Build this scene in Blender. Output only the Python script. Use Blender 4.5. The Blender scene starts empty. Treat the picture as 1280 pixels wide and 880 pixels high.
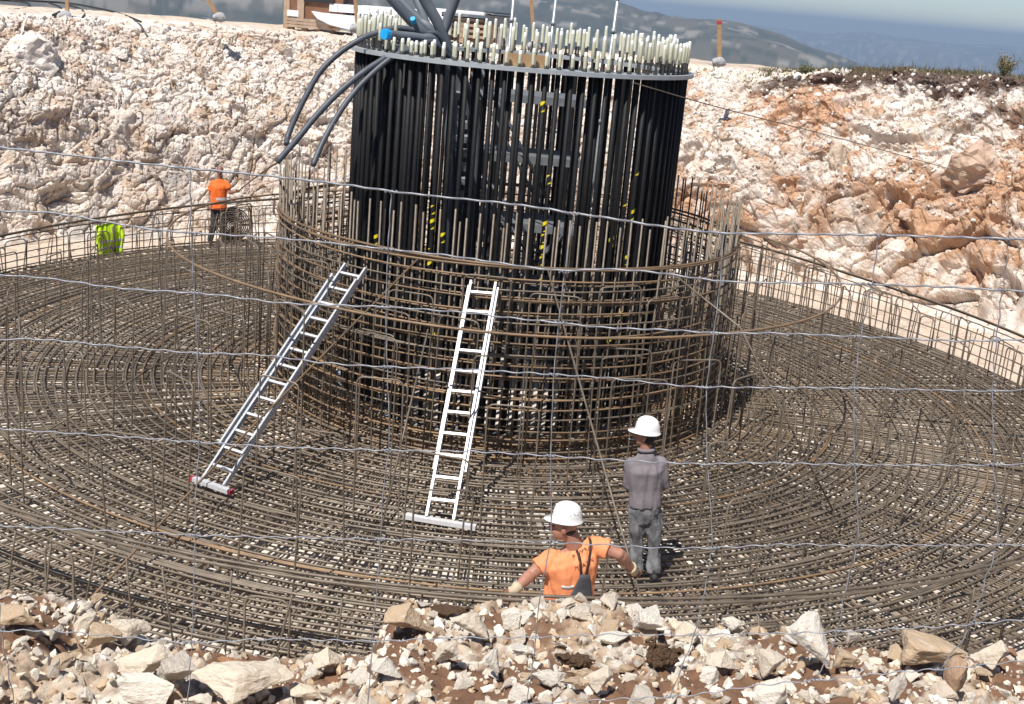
import bpy, bmesh, math, random
import numpy as np
from mathutils import Vector, Matrix, Euler, noise as mnoise

R = math.radians
random.seed(7)
rng = np.random.default_rng(7)
scene = bpy.context.scene
col = scene.collection

# ------------------------------------------------------------------ camera, sky, sun
CAM_H, PITCH, ROLL, FPX = 5.9059, 0.28243, 0.08579, 1529.0
cam_d = bpy.data.cameras.new('camera')
cam = bpy.data.objects.new('camera', cam_d)
col.objects.link(cam)
cam_d.sensor_width = 36.0
cam_d.lens = FPX / 1280 * 36
cam_d.clip_end = 60000
cam_d.clip_start = 0.05
cam.matrix_world = Matrix.Translation((0, 0, CAM_H)) @ Matrix.Rotation(math.pi/2 - PITCH, 4, 'X') @ Matrix.Rotation(ROLL, 4, 'Z')
scene.camera = cam

SUN_EL = 58.0
SUN_DIR = Vector((-0.30, -0.52, 0)).normalized() * math.cos(R(SUN_EL)) + Vector((0, 0, math.sin(R(SUN_EL))))
world = bpy.data.worlds.new('World')
scene.world = world
world.use_nodes = True
wn = world.node_tree.nodes
bg = wn['Background']
sky = wn.new('ShaderNodeTexSky')
sky.sky_type = 'NISHITA'
sky.sun_disc = False
sky.sun_elevation = R(SUN_EL)
sky.sun_rotation = math.atan2(SUN_DIR.x, SUN_DIR.y)
sky.altitude = 900
sky.air_density = 0.8
sky.dust_density = 0.15
sky.ozone_density = 2.2
world.node_tree.links.new(sky.outputs[0], bg.inputs[0])
bg.inputs[1].default_value = 0.07
sun_d = bpy.data.lights.new('sun', 'SUN')
sun_d.energy = 4.4
sun_d.angle = R(0.53)
sun_d.color = (1.0, 0.955, 0.89)
sun = bpy.data.objects.new('sun', sun_d)
col.objects.link(sun)
sun.rotation_euler = SUN_DIR.to_track_quat('Z', 'Y').to_euler()
scene.view_settings.view_transform = 'Standard'
scene.view_settings.look = 'None'
scene.view_settings.gamma = 1
scene.view_settings.exposure = 0.45
scene.cycles.max_bounces = 6
scene.cycles.volume_bounces = 1
scene.cycles.use_denoising = True

# ------------------------------------------------------------------ pixel <-> world (1280x880 photo)
def ray(u, v):
    c, s = math.cos(ROLL), math.sin(ROLL)
    a, b = u-640, v-440
    uu = c*a + s*b
    vv = -s*a + c*b
    up = -vv/FPX
    return Vector((uu/FPX, math.cos(PITCH)+up*math.sin(PITCH), -math.sin(PITCH)+up*math.cos(PITCH)))
CAMP = Vector((0, 0, CAM_H))
def atz(u, v, z):
    d = ray(u, v)
    return CAMP + d*((z-CAM_H)/d.z)
def aty(u, v, y):
    d = ray(u, v)
    return CAMP + d*(y/d.y)

# ------------------------------------------------------------------ materials
def nodes_of(m):
    m.use_nodes = True
    nt = m.node_tree
    return nt, nt.nodes['Principled BSDF']
def ramp(nt, fac, stops):
    r = nt.nodes.new('ShaderNodeValToRGB')
    els = r.color_ramp.elements
    while len(els) < len(stops):
        els.new(0.5)
    for e, (p, c) in zip(els, stops):
        e.position = p
        e.color = (c[0], c[1], c[2], 1)
    nt.links.new(fac, r.inputs[0])
    return r.outputs[0]
def noise_tex(nt, scale, detail=4, rough=0.6, coord='Object'):
    tc = nt.nodes.new('ShaderNodeTexCoord')
    n = nt.nodes.new('ShaderNodeTexNoise')
    n.inputs['Scale'].default_value = scale
    n.inputs['Detail'].default_value = detail
    n.inputs['Roughness'].default_value = rough
    nt.links.new(tc.outputs[coord], n.inputs['Vector'])
    return n.outputs['Fac']
def bump(nt, b, fac, strength, dist):
    bp = nt.nodes.new('ShaderNodeBump')
    bp.inputs['Strength'].default_value = strength
    bp.inputs['Distance'].default_value = dist
    nt.links.new(fac, bp.inputs['Height'])
    nt.links.new(bp.outputs[0], b.inputs['Normal'])
def mixc(nt, a, b, fac, blend='MIX'):
    m = nt.nodes.new('ShaderNodeMix')
    m.data_type = 'RGBA'
    m.blend_type = blend
    for sock, v in ((m.inputs[0], fac), (m.inputs[6], a), (m.inputs[7], b)):
        if isinstance(v, (int, float)):
            sock.default_value = v
        elif isinstance(v, (tuple, list)):
            sock.default_value = (v[0], v[1], v[2], 1)
        else:
            nt.links.new(v, sock)
    return m.outputs[2]
def simple(name, c, rough=0.6, metal=0.0, c2=None, scale=8, bmp=0.0, bdist=0.01, lo=0.35, hi=0.65, objvar=0.0, bscale=None):
    m = bpy.data.materials.new(name)
    nt, b = nodes_of(m)
    b.inputs['Roughness'].default_value = rough
    b.inputs['Metallic'].default_value = metal
    if c2 is None:
        c2 = tuple(x*0.8 for x in c)
    f = noise_tex(nt, scale)
    out = ramp(nt, f, [(lo, c), (hi, c2)])
    if objvar > 0:
        oi = nt.nodes.new('ShaderNodeObjectInfo')
        mr = nt.nodes.new('ShaderNodeMapRange')
        mr.inputs[3].default_value = 1-objvar
        mr.inputs[4].default_value = 1+objvar
        nt.links.new(oi.outputs['Random'], mr.inputs[0])
        vm = nt.nodes.new('ShaderNodeVectorMath')
        vm.operation = 'SCALE'
        nt.links.new(out, vm.inputs[0])
        nt.links.new(mr.outputs[0], vm.inputs['Scale'])
        out = vm.outputs[0]
    nt.links.new(out, b.inputs['Base Color'])
    if bmp > 0:
        bump(nt, b, noise_tex(nt, bscale or scale*4, 6), bmp, bdist)
    return m

M = {}
M['rebar'] = simple('rebar_steel', (0.228, 0.185, 0.140), 0.55, 0.25, (0.135, 0.108, 0.082), 5, objvar=0.2)
M['rebar_rust'] = simple('rusty_rebar', (0.28, 0.18, 0.098), 0.6, 0.15, (0.175, 0.122, 0.08), 4, objvar=0.25)
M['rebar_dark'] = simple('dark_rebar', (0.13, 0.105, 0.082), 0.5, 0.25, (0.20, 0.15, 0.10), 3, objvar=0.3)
M['sleeve'] = simple('black_sleeve', (0.008, 0.008, 0.009), 0.6, 0, (0.013, 0.013, 0.014), 12, objvar=0.3)
M['sleeve'].node_tree.nodes['Principled BSDF'].inputs['Specular IOR Level'].default_value = 0.25
M['flange'] = simple('grey_zinc_primer', (0.42, 0.45, 0.47), 0.45, 0.15, (0.36, 0.39, 0.41), 6)
M['galv'] = simple('galvanised_tube', (0.42, 0.45, 0.46), 0.4, 0.4, (0.33, 0.36, 0.38), 9)
M['wire'] = simple('galvanised_wire', (0.33, 0.34, 0.37), 0.5, 0.35, (0.24, 0.25, 0.28), 60)
M['alu'] = simple('aluminium', (0.80, 0.80, 0.81), 0.42, 0.2, (0.72, 0.72, 0.73), 20)
M['alu_shaded'] = simple('shaded_aluminium', (0.66, 0.67, 0.69), 0.45, 0.15, (0.56, 0.57, 0.59), 20)  # greyer copy of the aluminium; shading on the slanting ladder put into its colour
M['platform'] = simple('dusty_steel', (0.20, 0.21, 0.22), 0.6, 0.2, (0.14, 0.15, 0.16), 7)
M['cap'] = simple('pale_plastic_cap', (0.60, 0.58, 0.40), 0.35, 0, (0.72, 0.71, 0.58), 9, objvar=0.12)
M['captip'] = simple('white_plastic_tip', (0.80, 0.80, 0.76), 0.35, 0, (0.75, 0.74, 0.68), 9)
M['thread'] = simple('bolt_thread', (0.10, 0.095, 0.085), 0.5, 0.5)
M['yellow'] = simple('yellow_tape', (0.90, 0.74, 0.02), 0.5)
M['ply'] = simple('plywood', (0.42, 0.27, 0.14), 0.7, 0, (0.33, 0.20, 0.10), 5)
M['conduit'] = simple('grey_conduit', (0.15, 0.17, 0.195), 0.55, 0, (0.12, 0.135, 0.155), 6)
M['hose'] = simple('dark_hose', (0.085, 0.096, 0.118), 0.5, 0, (0.06, 0.068, 0.085), 6)
M['bluecap'] = simple('blue_cap', (0.01, 0.40, 0.85), 0.4)
M['black'] = simple('black_rubber', (0.02, 0.02, 0.022), 0.6)
M['wood'] = simple('weathered_stake', (0.45, 0.28, 0.15), 0.75, 0, (0.34, 0.20, 0.10), 7)
M['brownboard'] = simple('brown_boarding', (0.24, 0.115, 0.06), 0.75, 0, (0.17, 0.08, 0.045), 4)
M['palewood'] = simple('pale_pallet_wood', (0.46, 0.34, 0.24), 0.8, 0, (0.36, 0.26, 0.18), 5)
M['white'] = simple('white_sheet', (0.80, 0.80, 0.80), 0.6, 0, (0.72, 0.72, 0.73), 3)
M['navy'] = simple('dark_blue_tarp', (0.035, 0.04, 0.075), 0.5, 0, (0.02, 0.022, 0.04), 3)
M['concrete'] = simple('concrete_block', (0.40, 0.40, 0.41), 0.85, 0, (0.33, 0.33, 0.34), 5, bmp=0.4)
M['red'] = simple('red_plastic', (0.50, 0.05, 0.08), 0.5)
M['rope'] = simple('tan_rope', (0.28, 0.20, 0.12), 0.8)
M['soil'] = simple('brown_soil', (0.135, 0.075, 0.042), 0.95, 0, (0.20, 0.115, 0.06), 9, bmp=1.0, bdist=0.03, bscale=25)
M['darksoil'] = simple('dark_soil', (0.075, 0.045, 0.032), 0.95, 0, (0.12, 0.075, 0.05), 2, bmp=1.0, bdist=0.05, bscale=9)

def rock_mat():
    m = bpy.data.materials.new('limestone')
    nt, b = nodes_of(m)
    b.inputs['Roughness'].default_value = 0.88
    oi = nt.nodes.new('ShaderNodeObjectInfo')
    f1 = noise_tex(nt, 3.2, 5, 0.65)
    f2 = noise_tex(nt, 9.0, 6, 0.7)
    tint = mixc(nt, oi.outputs['Color'], (0.42, 0.24, 0.11), ramp(nt, f1, [(0.58, (0, 0, 0)), (0.75, (0.55, 0.55, 0.55))]))
    tint = mixc(nt, tint, (0.78, 0.74, 0.68), ramp(nt, f2, [(0.55, (0, 0, 0)), (0.70, (0.6, 0.6, 0.6))]))
    tint = mixc(nt, tint, (0.30, 0.23, 0.17), ramp(nt, noise_tex(nt, 24, 4, 0.7), [(0.60, (0, 0, 0)), (0.74, (0.5, 0.5, 0.5))]))
    nt.links.new(tint, b.inputs['Base Color'])
    bump(nt, b, noise_tex(nt, 16, 8, 0.72), 0.7, 0.03)
    return m
M['rock'] = rock_mat()

def terrain_mat(name, bump_scale, bump_dist):
    m = bpy.data.materials.new(name)
    nt, b = nodes_of(m)
    b.inputs['Roughness'].default_value = 0.93
    at = nt.nodes.new('ShaderNodeAttribute')
    at.attribute_name = 'tone'
    f = noise_tex(nt, bump_scale*0.5, 6, 0.7)
    sp = ramp(nt, f, [(0.30, (0.72, 0.68, 0.64)), (0.5, (1, 1, 1)), (0.75, (1.12, 1.1, 1.06))])
    nt.links.new(mixc(nt, at.outputs['Color'], sp, 1.0, 'MULTIPLY'), b.inputs['Base Color'])
    bump(nt, b, noise_tex(nt, bump_scale, 8, 0.7), 0.9, bump_dist)
    return m
M['face'] = terrain_mat('rock_face', 7.0, 0.05)
M['bench'] = terrain_mat('rubble_ground', 22.0, 0.02)
M['hill'] = terrain_mat('far_hillside', 0.02, 1.0)

# ------------------------------------------------------------------ mesh helpers
def fillet(pts, rad, seg=4):
    pts = [Vector(p) for p in pts]
    out = [pts[0]]
    for i in range(1, len(pts)-1):
        a, p, c = pts[i-1], pts[i], pts[i+1]
        d1, d2 = (a-p), (c-p)
        r = min(rad, d1.length*0.49, d2.length*0.49)
        s, e = p + d1.normalized()*r, p + d2.normalized()*r
        for k in range(seg+1):
            t = k/seg
            out.append(s*(1-t)**2 + p*2*t*(1-t) + e*t*t)
    out.append(pts[-1])
    return out
def smooth_path(pts, n=8):
    pts = [Vector(p) for p in pts]
    out = []
    for i in range(len(pts)-1):
        p0 = pts[i-1] if i > 0 else pts[i]*2 - pts[i+1]
        p1, p2 = pts[i], pts[i+1]
        p3 = pts[i+2] if i+2 < len(pts) else pts[i+1]*2 - pts[i]
        for k in range(n):
            t = k/n
            out.append(0.5*((p1*2) + (p2-p0)*t + (p0*2-p1*5+p2*4-p3)*t*t + (p1*3-p0-p2*3+p3)*t**3))
    out.append(pts[-1])
    return out
class MB:
    def __init__(self):
        self.v, self.f, self.mi = [], [], []
    def add(self, vs, fs, mi=0):
        o = len(self.v)
        self.v += [tuple(p) for p in vs]
        self.f += [tuple(i+o for i in f) for f in fs]
        self.mi += [mi]*len(fs)
        return self
    def tube(self, pts, rad, sides=6, closed=False, cap=True, mi=0, flat=1.0):
        pts = [Vector(p) for p in pts]
        n = len(pts)
        rads = rad if isinstance(rad, (list, tuple)) else [rad]*n
        vs, fs = [], []
        t0 = (pts[1]-pts[0]).normalized()
        up = Vector((0, 0, 1)) if abs(t0.z) < 0.9 else Vector((1, 0, 0))
        nx = t0.cross(up).normalized()
        for i in range(n):
            if closed:
                t = (pts[(i+1) % n]-pts[i-1]).normalized()
            elif i == 0:
                t = t0
            elif i == n-1:
                t = (pts[i]-pts[i-1]).normalized()
            else:
                t = (pts[i+1]-pts[i-1]).normalized()
            nx = (nx - t*nx.dot(t)).normalized()
            ny = t.cross(nx)
            for k in range(sides):
                a = 2*math.pi*k/sides
                vs.append(pts[i] + (nx*math.cos(a) + ny*math.sin(a)*flat)*rads[i])
        m = n if closed else n-1
        for i in range(m):
            j = (i+1) % n
            for k in range(sides):
                l = (k+1) % sides
                fs.append((i*sides+k, i*sides+l, j*sides+l, j*sides+k))
        if cap and not closed:
            fs.append(tuple(range(sides-1, -1, -1)))
            fs.append(tuple((n-1)*sides+k for k in range(sides)))
        return self.add(vs, fs, mi)
    def box(self, c, size, rot=None, mi=0):
        sx, sy, sz = (s/2 for s in size)
        vs = [Vector((x*sx, y*sy, z*sz)) for x in (-1, 1) for y in (-1, 1) for z in (-1, 1)]
        if rot is not None:
            vs = [rot @ v for v in vs]
        vs = [v + Vector(c) for v in vs]
        return self.add(vs, [(0, 1, 3, 2), (4, 6, 7, 5), (0, 4, 5, 1), (2, 3, 7, 6), (0, 2, 6, 4), (1, 5, 7, 3)], mi)
    def ring(self, ri, ro, z0, z1, c=(0, 0), seg=160, mi=0):
        vs, fs = [], []
        for i in range(seg):
            a = 2*math.pi*i/seg
            for r, z in ((ri, z0), (ro, z0), (ro, z1), (ri, z1)):
                vs.append((c[0]+r*math.cos(a), c[1]+r*math.sin(a), z))
        for i in range(seg):
            j = (i+1) % seg
            for k in range(4):
                l = (k+1) % 4
                fs.append((i*4+k, j*4+k, j*4+l, i*4+l))
        return self.add(vs, fs, mi)
    def lathe(self, prof, c=(0, 0, 0), seg=16, mi=0, rot=None):
        vs, fs = [], []
        n = len(prof)
        for i in range(seg):
            a = 2*math.pi*i/seg
            for r, z in prof:
                p = Vector((r*math.cos(a), r*math.sin(a), z))
                if rot is not None:
                    p = rot @ p
                vs.append(p + Vector(c))
        for i in range(seg):
            j = (i+1) % seg
            for k in range(n-1):
                fs.append((i*n+k, j*n+k, j*n+k+1, i*n+k+1))
        return self.add(vs, fs, mi)
    def mesh(self, name, mats, smooth=False):
        me = bpy.data.meshes.new(name)
        me.from_pydata(self.v, [], self.f)
        for m in (mats if isinstance(mats, (list, tuple)) else [mats]):
            me.materials.append(m)
        if len(set(self.mi)) > 1:
            me.polygons.foreach_set('material_index', self.mi)
        if smooth:
            me.polygons.foreach_set('use_smooth', [True]*len(me.polygons))
        me.update()
        return me
    def build(self, name, mats, parent=None, smooth=False):
        return link(name, self.mesh(name, mats, smooth), parent)
def link(name, me, parent=None):
    o = bpy.data.objects.new(name, me)
    col.objects.link(o)
    if parent is not None:
        o.parent = parent
    return o
def tag(o, label=None, cat=None, group=None, kind=None):
    if label: o['label'] = label
    if cat: o['category'] = cat
    if group: o['group'] = group
    if kind: o['kind'] = kind
    return o
def thing(name, label, cat, loc=(0, 0, 0), rz=0.0, group=None):
    o = bpy.data.objects.new(name, None)
    o.empty_display_size = 0.2
    col.objects.link(o)
    o.location = loc
    o.rotation_euler = (0, 0, rz)
    return tag(o, label, cat, group)

# ------------------------------------------------------------------ numpy noise
def hash01(ix, iy, iz, seed):
    n = (ix.astype(np.int64)*73856093) ^ (iy.astype(np.int64)*19349663) ^ (iz.astype(np.int64)*83492791) ^ (seed*2654435761)
    n = n & 0xffffffff
    n = ((n ^ (n >> 15))*2246822519) & 0xffffffff
    n = ((n ^ (n >> 13))*3266489917) & 0xffffffff
    n = n ^ (n >> 16)
    return n/4294967295.0
def vnoise(P, seed=0):
    i = np.floor(P).astype(np.int64)
    f = P - i
    f = f*f*(3-2*f)
    out = 0
    for dx in (0, 1):
        for dy in (0, 1):
            for dz in (0, 1):
                w = (f[:, 0] if dx else 1-f[:, 0])*(f[:, 1] if dy else 1-f[:, 1])*(f[:, 2] if dz else 1-f[:, 2])
                out = out + w*hash01(i[:, 0]+dx, i[:, 1]+dy, i[:, 2]+dz, seed)
    return out
def fbm(P, seed=0, oct=4, gain=0.5):
    s, a, t = 0, 1.0, 0
    for k in range(oct):
        s = s + a*vnoise(P*(2**k), seed+k*17)
        t += a
        a *= gain
    return s/t
def facets(P, seed=0):
    """angular broken-rock relief: each Voronoi cell is a randomly offset and tilted plane, with cracks between cells"""
    c = np.floor(P).astype(np.int64)
    f1 = np.full(len(P), 9.0)
    f2 = np.full(len(P), 9.0)
    h = np.zeros(len(P))
    for dx in (-1, 0, 1):
        for dy in (-1, 0, 1):
            for dz in (-1, 0, 1):
                cx, cy, cz = c[:, 0]+dx, c[:, 1]+dy, c[:, 2]+dz
                q = np.stack([cx+hash01(cx, cy, cz, seed+1), cy+hash01(cx, cy, cz, seed+2), cz+hash01(cx, cy, cz, seed+3)], 1)
                d = P - q
                dd = np.sqrt((d*d).sum(1))
                hh = hash01(cx, cy, cz, seed+4)-0.5
                for k in range(3):
                    hh = hh + (hash01(cx, cy, cz, seed+5+k)-0.5)*1.5*d[:, k]
                closer = dd < f1
                f2 = np.where(closer, f1, np.minimum(f2, dd))
                h = np.where(closer, hh, h)
                f1 = np.where(closer, dd, f1)
    crack = np.clip((f2-f1)/0.16, 0, 1)
    return h, crack
def grid_mesh(name, V, nu, nv, mat, tone=None, wrap=False, smooth=True):
    idx = np.arange(nu*nv).reshape(nu, nv)
    a = idx[:-1, :-1]; b = idx[1:, :-1]; c = idx[1:, 1:]; d = idx[:-1, 1:]
    F = np.stack([a, b, c, d], -1).reshape(-1, 4)
    if wrap:
        a = idx[-1, :-1]; b = idx[0, :-1]; c = idx[0, 1:]; d = idx[-1, 1:]
        F = np.concatenate([F, np.stack([a, b, c, d], -1).reshape(-1, 4)])
    me = bpy.data.meshes.new(name)
    me.vertices.add(len(V))
    me.vertices.foreach_set('co', V.astype(np.float32).ravel())
    me.loops.add(len(F)*4)
    me.loops.foreach_set('vertex_index', F.astype(np.int32).ravel())
    me.polygons.add(len(F))
    me.polygons.foreach_set('loop_start', np.arange(0, len(F)*4, 4, dtype=np.int32))
    me.polygons.foreach_set('use_smooth', np.full(len(F), smooth))
    me.update(calc_edges=True)
    me.materials.append(mat)
    if tone is not None:
        at = me.color_attributes.new('tone', 'FLOAT_COLOR', 'POINT')
        at.data.foreach_set('color', np.concatenate([tone, np.ones((len(V), 1))], 1).astype(np.float32).ravel())
    return me

# ------------------------------------------------------------------ the setting
CX, CY = -0.2206, 18.6984          # centre of the foundation
FLOOR = -0.2
def sstep(a, b, x):
    t = np.clip((x-a)/(b-a), 0, 1)
    return t*t*(3-2*t)
def mixv(t, c0, c1):
    return np.asarray(c0)[None, :]*(1-t[:, None]) + np.asarray(c1)[None, :]*t[:, None]

def ztop_of(th):
    x = np.cos(th)
    z = 4.36 + 0.0*x
    z = z + 0.50*sstep(0.34, 0.62, x) + 0.14*sstep(0.28, 0.6, -x)
    return z
def rbase_of(th):
    return 12.2 + 0.55*np.sin(3*th+0.6) + 0.35*np.sin(7*th+2)
def rtop_of(th):
    return 16.1 + 0.4*np.sin(4*th+1.1) + 0.3*np.sin(9*th)

LIME = (0.68, 0.59, 0.515); LIME_W = (0.79, 0.735, 0.675); ORANGE = (0.50, 0.275, 0.145); TAN = (0.50, 0.36, 0.23); GREY = (0.43, 0.40, 0.37); DUST = (0.60, 0.485, 0.385)
def wall_patch(name, th0, th1, nth, nr, r_in, r_out, fine=True):
    th = np.linspace(th0, th1, nth)
    t = np.linspace(0, 1, nr)
    # more rows on the wall itself
    TH, T = np.meshgrid(th, t, indexing='ij')
    TH, T = TH.ravel(), T.ravel()
    rb, rt, zt = rbase_of(TH), rtop_of(TH), ztop_of(TH)
    k1, k2 = 0.10, 0.86
    wob = fbm(np.stack([np.cos(TH)*4, np.sin(TH)*4, T*2], 1), 5, 3)-0.5
    kr = np.where(T < k1, r_in + (rb-r_in)*T/k1, np.where(T < k2, 0, 0))
    w = np.clip((T-k1)/(k2-k1), 0, 1)
    # steep solid rock at the foot, looser and flatter above
    rr = rb + (rt-rb)*(0.30*np.clip(w/0.45, 0, 1) + 0.70*np.clip((w-0.45)/0.55, 0, 1)**1.15)
    zz = FLOOR + (zt-FLOOR)*(0.52*np.clip(w/0.45, 0, 1) + 0.48*np.clip((w-0.45)/0.55, 0, 1)**0.9)
    o = np.clip((T-k2)/(1-k2), 0, 1)
    r = np.where(T < k1, r_in + (rb-r_in)*T/k1, np.where(T < k2, rr, rt + (r_out-rt)*o))
    z = np.where(T < k1, FLOOR, np.where(T < k2, zz, zt + 0.15*np.sin(o*3)*0.3))
    P = np.stack([CX + r*np.cos(TH), CY + r*np.sin(TH), z], 1)
    on = sstep(0.0, 0.07, w)*(1-sstep(0.0, 0.35, o))*np.where(T < k1, 0, 1)
    low = 1-sstep(0.30, 0.75, w)
    side = sstep(-0.1, 0.5, np.cos(TH))             # the right-hand side is blockier and redder
    n = np.stack([-np.cos(TH)*0.78, -np.sin(TH)*0.78, np.full_like(TH, 0.62)], 1)
    warp = np.stack([fbm(P*0.8, s, 3)-0.5 for s in (31, 32, 33)], 1)*0.9
    Q = P + warp
    Q[:, 2] *= 1.25
    hA, cA = facets(Q/1.25, 11)
    hB, cB = facets(Q/0.48 + 7.7, 23)
    hC, cC = facets(P/0.21 + 3.3, 37)
    hD, cD = facets(P/0.10 + 1.3, 39)
    big = fbm(P*0.45, 91, 3)-0.5
    hole = sstep(0.66, 0.76, vnoise(Q*1.25+40, 92))*0.30 + sstep(0.72, 0.80, vnoise(Q*2.7+11, 93))*0.16
    amp = on*(hA*(0.05+0.22*low*(0.38+0.62*side)) + hB*(0.055+0.035*low) + hC*(0.038-0.016*low) + hD*(0.024-0.012*low) + big*(0.55+0.3*side) - hole*(0.45+0.35*side))
    amp += on*((cA-1)*0.13*low*(0.3+0.7*side) + (cB-1)*0.055 + (cC-1)*0.04*(1-low*0.4) + (cD-1)*0.012)
    flatn = (1-on)*((fbm(P*1.6, 71, 4)-0.5)*0.14 + (fbm(P*8, 72, 2)-0.5)*0.05)
    P = P + n*amp[:, None]
    P[:, 2] += flatn*np.where(T < k1, 0.35, 1.0)
    # colour of the stone itself: pale limestone, rust-stained clay joints, grey old faces
    v1 = fbm(Q*0.55 + 9, 41, 4); v2 = fbm(Q*1.7 + 4, 42, 4); v3 = fbm(P*5, 43, 3); v4 = fbm(Q*3.3, 44, 3)
    tone = mixv(sstep(0.35, 0.62, v2), LIME, LIME_W)
    tone = tone*(1-sstep(0.52, 0.7, v4)[:, None]*0.55) + np.array(TAN)[None]*sstep(0.52, 0.7, v4)[:, None]*0.55
    og = sstep(0.58-0.10*side, 0.70-0.10*side, v1*0.45+v4*0.35+v2*0.12+hA*0.07+0.06+0.05*sstep(0.2, 0.5, np.cos(TH))*sstep(0.12, 0.28, w)*(1-sstep(0.50, 0.68, w)))*(0.30+0.55*side)*(0.35+0.65*sstep(0.05, 0.25, w))
    tone = tone*(1-og[:, None]) + np.array(ORANGE)[None]*og[:, None]
    gr = sstep(0.56, 0.66, fbm(Q*0.8+20, 45, 3))*low*(1-0.5*side)*0.6
    tone = tone*(1-gr[:, None]) + np.array(GREY)[None]*gr[:, None]
    joint = (1-cB)*0.22*on + (1-cC)*0.14*on + (1-cA)*0.25*low*on
    tone = tone*(1-joint[:, None]) + np.array((0.34, 0.215, 0.135))[None]*joint[:, None]
    fl = np.where(T < k1, 1, 0)*0.9 + sstep(0.1, 0.5, o)*0.75
    tone = tone*(1-fl[:, None]) + np.array(DUST)[None]*fl[:, None]
    # topsoil along the top of the right-hand bank
    ds = sstep(0.36, 0.42, np.cos(TH))*sstep(0.86, 0.93, w + (v4-0.5)*0.25)*0.95
    ds = np.maximum(ds, sstep(0.62, 0.75, np.cos(TH))*sstep(0.62, 0.8, w)*sstep(0.5, 0.6, v4)*0.8)
    tone = tone*(1-ds[:, None]) + np.array((0.10, 0.06, 0.045))[None]*ds[:, None]
    tone *= (0.86+0.28*v3)[:, None]
    return P, tone, TH, w, o
a0, a1 = R(33), R(147)
NTH, NRR = 1250, 330
P, tone, wTH, wW, wO = wall_patch('rock_face', a0, a1, NTH, NRR, 9.8, 21.0)
WALL_P = P.reshape(NTH, NRR, 3)
o = link('excavation_slope', grid_mesh('excavation_slope', P, NTH, NRR, M['face'], tone, smooth=False))
tag(o, 'pale broken limestone slope of the excavation rising behind the foundation', kind='structure')
P, tone, *_ = wall_patch('side', a1, R(225), 90, 90, 9.8, 21.0)
o = link('excavation_slope', grid_mesh('excavation_slope', P, 90, 90, M['face'], tone))
tag(o, 'left flank of the limestone excavation outside the frame', kind='structure')
P, tone, *_ = wall_patch('side', R(-45), a0, 90, 90, 9.8, 21.0)
o = link('excavation_slope', grid_mesh('excavation_slope', P, 90, 90, M['face'], tone))
tag(o, 'right flank of the limestone excavation outside the frame', kind='structure')

# pit floor of pale blinding concrete
n = 120
gx, gy = np.meshgrid(np.linspace(-13.2, 13.2, n), np.linspace(-13.2, 13.2, n), indexing='ij')
P = np.stack([CX+gx.ravel(), CY+gy.ravel(), np.full(n*n, FLOOR-0.02)], 1)
tone = mixv(sstep(0.35, 0.65, fbm(P*0.9, 3, 5)), (0.76, 0.70, 0.63), (0.56, 0.49, 0.42))
o = link('ground', grid_mesh('ground', P, n, n, M['bench'], tone))
tag(o, 'pale dusty concrete floor under the reinforcement', kind='structure')

# foreground bench of rubble and soil on which the photographer stands
def crest_y(x):
    return 5.12 + 0.10*np.sin(2.3*x+0.5) + 0.06*np.sin(6.1*x) - 0.30*sstep(-0.42, -0.62, x)*0 
def bench_z(x, y):
    base = 3.215 + 0.03*np.sin(1.7*x+1) - 0.30*sstep(-0.38, -0.58, x) + 0.17*sstep(-1.70, -2.05, x) - 0.06*sstep(0.2, 0.5, x)*0
    back = base + 0.16*(4.9-y) 
    near = np.maximum(back, 4.25 - 0.22*np.maximum(y-0.8, 0))
    cy = crest_y(x)
    over = np.maximum(y-cy, 0)
    return np.where(y > cy, base + 0.16*(4.9-cy) - over*1.02 - 0.35*sstep(0, 0.25, over), near*0+np.where(y < 3.0, near, back))
def bz(x, y):
    return float(bench_z(np.array([x]), np.array([y]))[0])
def bench_patch(x0, x1, nx, y0, y1, ny, detail):
    X, Y = np.meshgrid(np.linspace(x0, x1, nx), np.linspace(y0, y1, ny), indexing='ij')
    X, Y = X.ravel(), Y.ravel()
    Z = bench_z(X, Y)
    Z = np.maximum(Z, FLOOR-0.05)
    P = np.stack([X, Y, Z], 1)
    h1, c1 = facets(P/0.33+5, 51)
    h2, c2 = facets(P/0.11, 52)
    h3, c3 = facets(P/0.05, 53)
    k = detail
    rub = sstep(0.50, 0.57, fbm(P*2.3+3, 54, 3))
    P[:, 2] += k*((fbm(P*2.2, 55, 4)-0.5)*0.16 + rub*(h1*0.04 + h2*0.034 + h3*0.018 + (c2-1)*0.022 + (c3-1)*0.010) + (1-rub)*((fbm(P*14, 56, 4)-0.5)*0.09 + h3*0.012))
    v = fbm(P*7, 57, 3)
    tone = mixv(sstep(0.4, 0.62, v), (0.58, 0.49, 0.39), (0.73, 0.67, 0.59))
    st = sstep(0.5, 0.62, fbm(P*3.1+7, 58, 3))*0.6
    tone = tone*(1-st[:, None]) + np.array((0.46, 0.29, 0.15))[None]*st[:, None]
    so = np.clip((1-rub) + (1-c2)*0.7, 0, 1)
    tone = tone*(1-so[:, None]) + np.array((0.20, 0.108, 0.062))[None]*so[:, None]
    return P, tone
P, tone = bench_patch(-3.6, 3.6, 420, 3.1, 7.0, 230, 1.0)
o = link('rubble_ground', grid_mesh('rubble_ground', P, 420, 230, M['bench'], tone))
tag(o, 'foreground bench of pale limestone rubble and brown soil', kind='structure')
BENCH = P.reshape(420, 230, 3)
P, tone = bench_patch(-14, 14, 120, -4, 10, 90, 0.5)
P[:, 2] -= np.where((np.abs(P[:, 0]) < 3.55) & (P[:, 1] > 3.15) & (P[:, 1] < 6.95), 0.25, 0.03)
o = link('rubble_ground', grid_mesh('rubble_ground', P, 120, 90, M['bench'], tone))
tag(o, 'rubble ground running on around the photographer', kind='structure')

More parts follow.
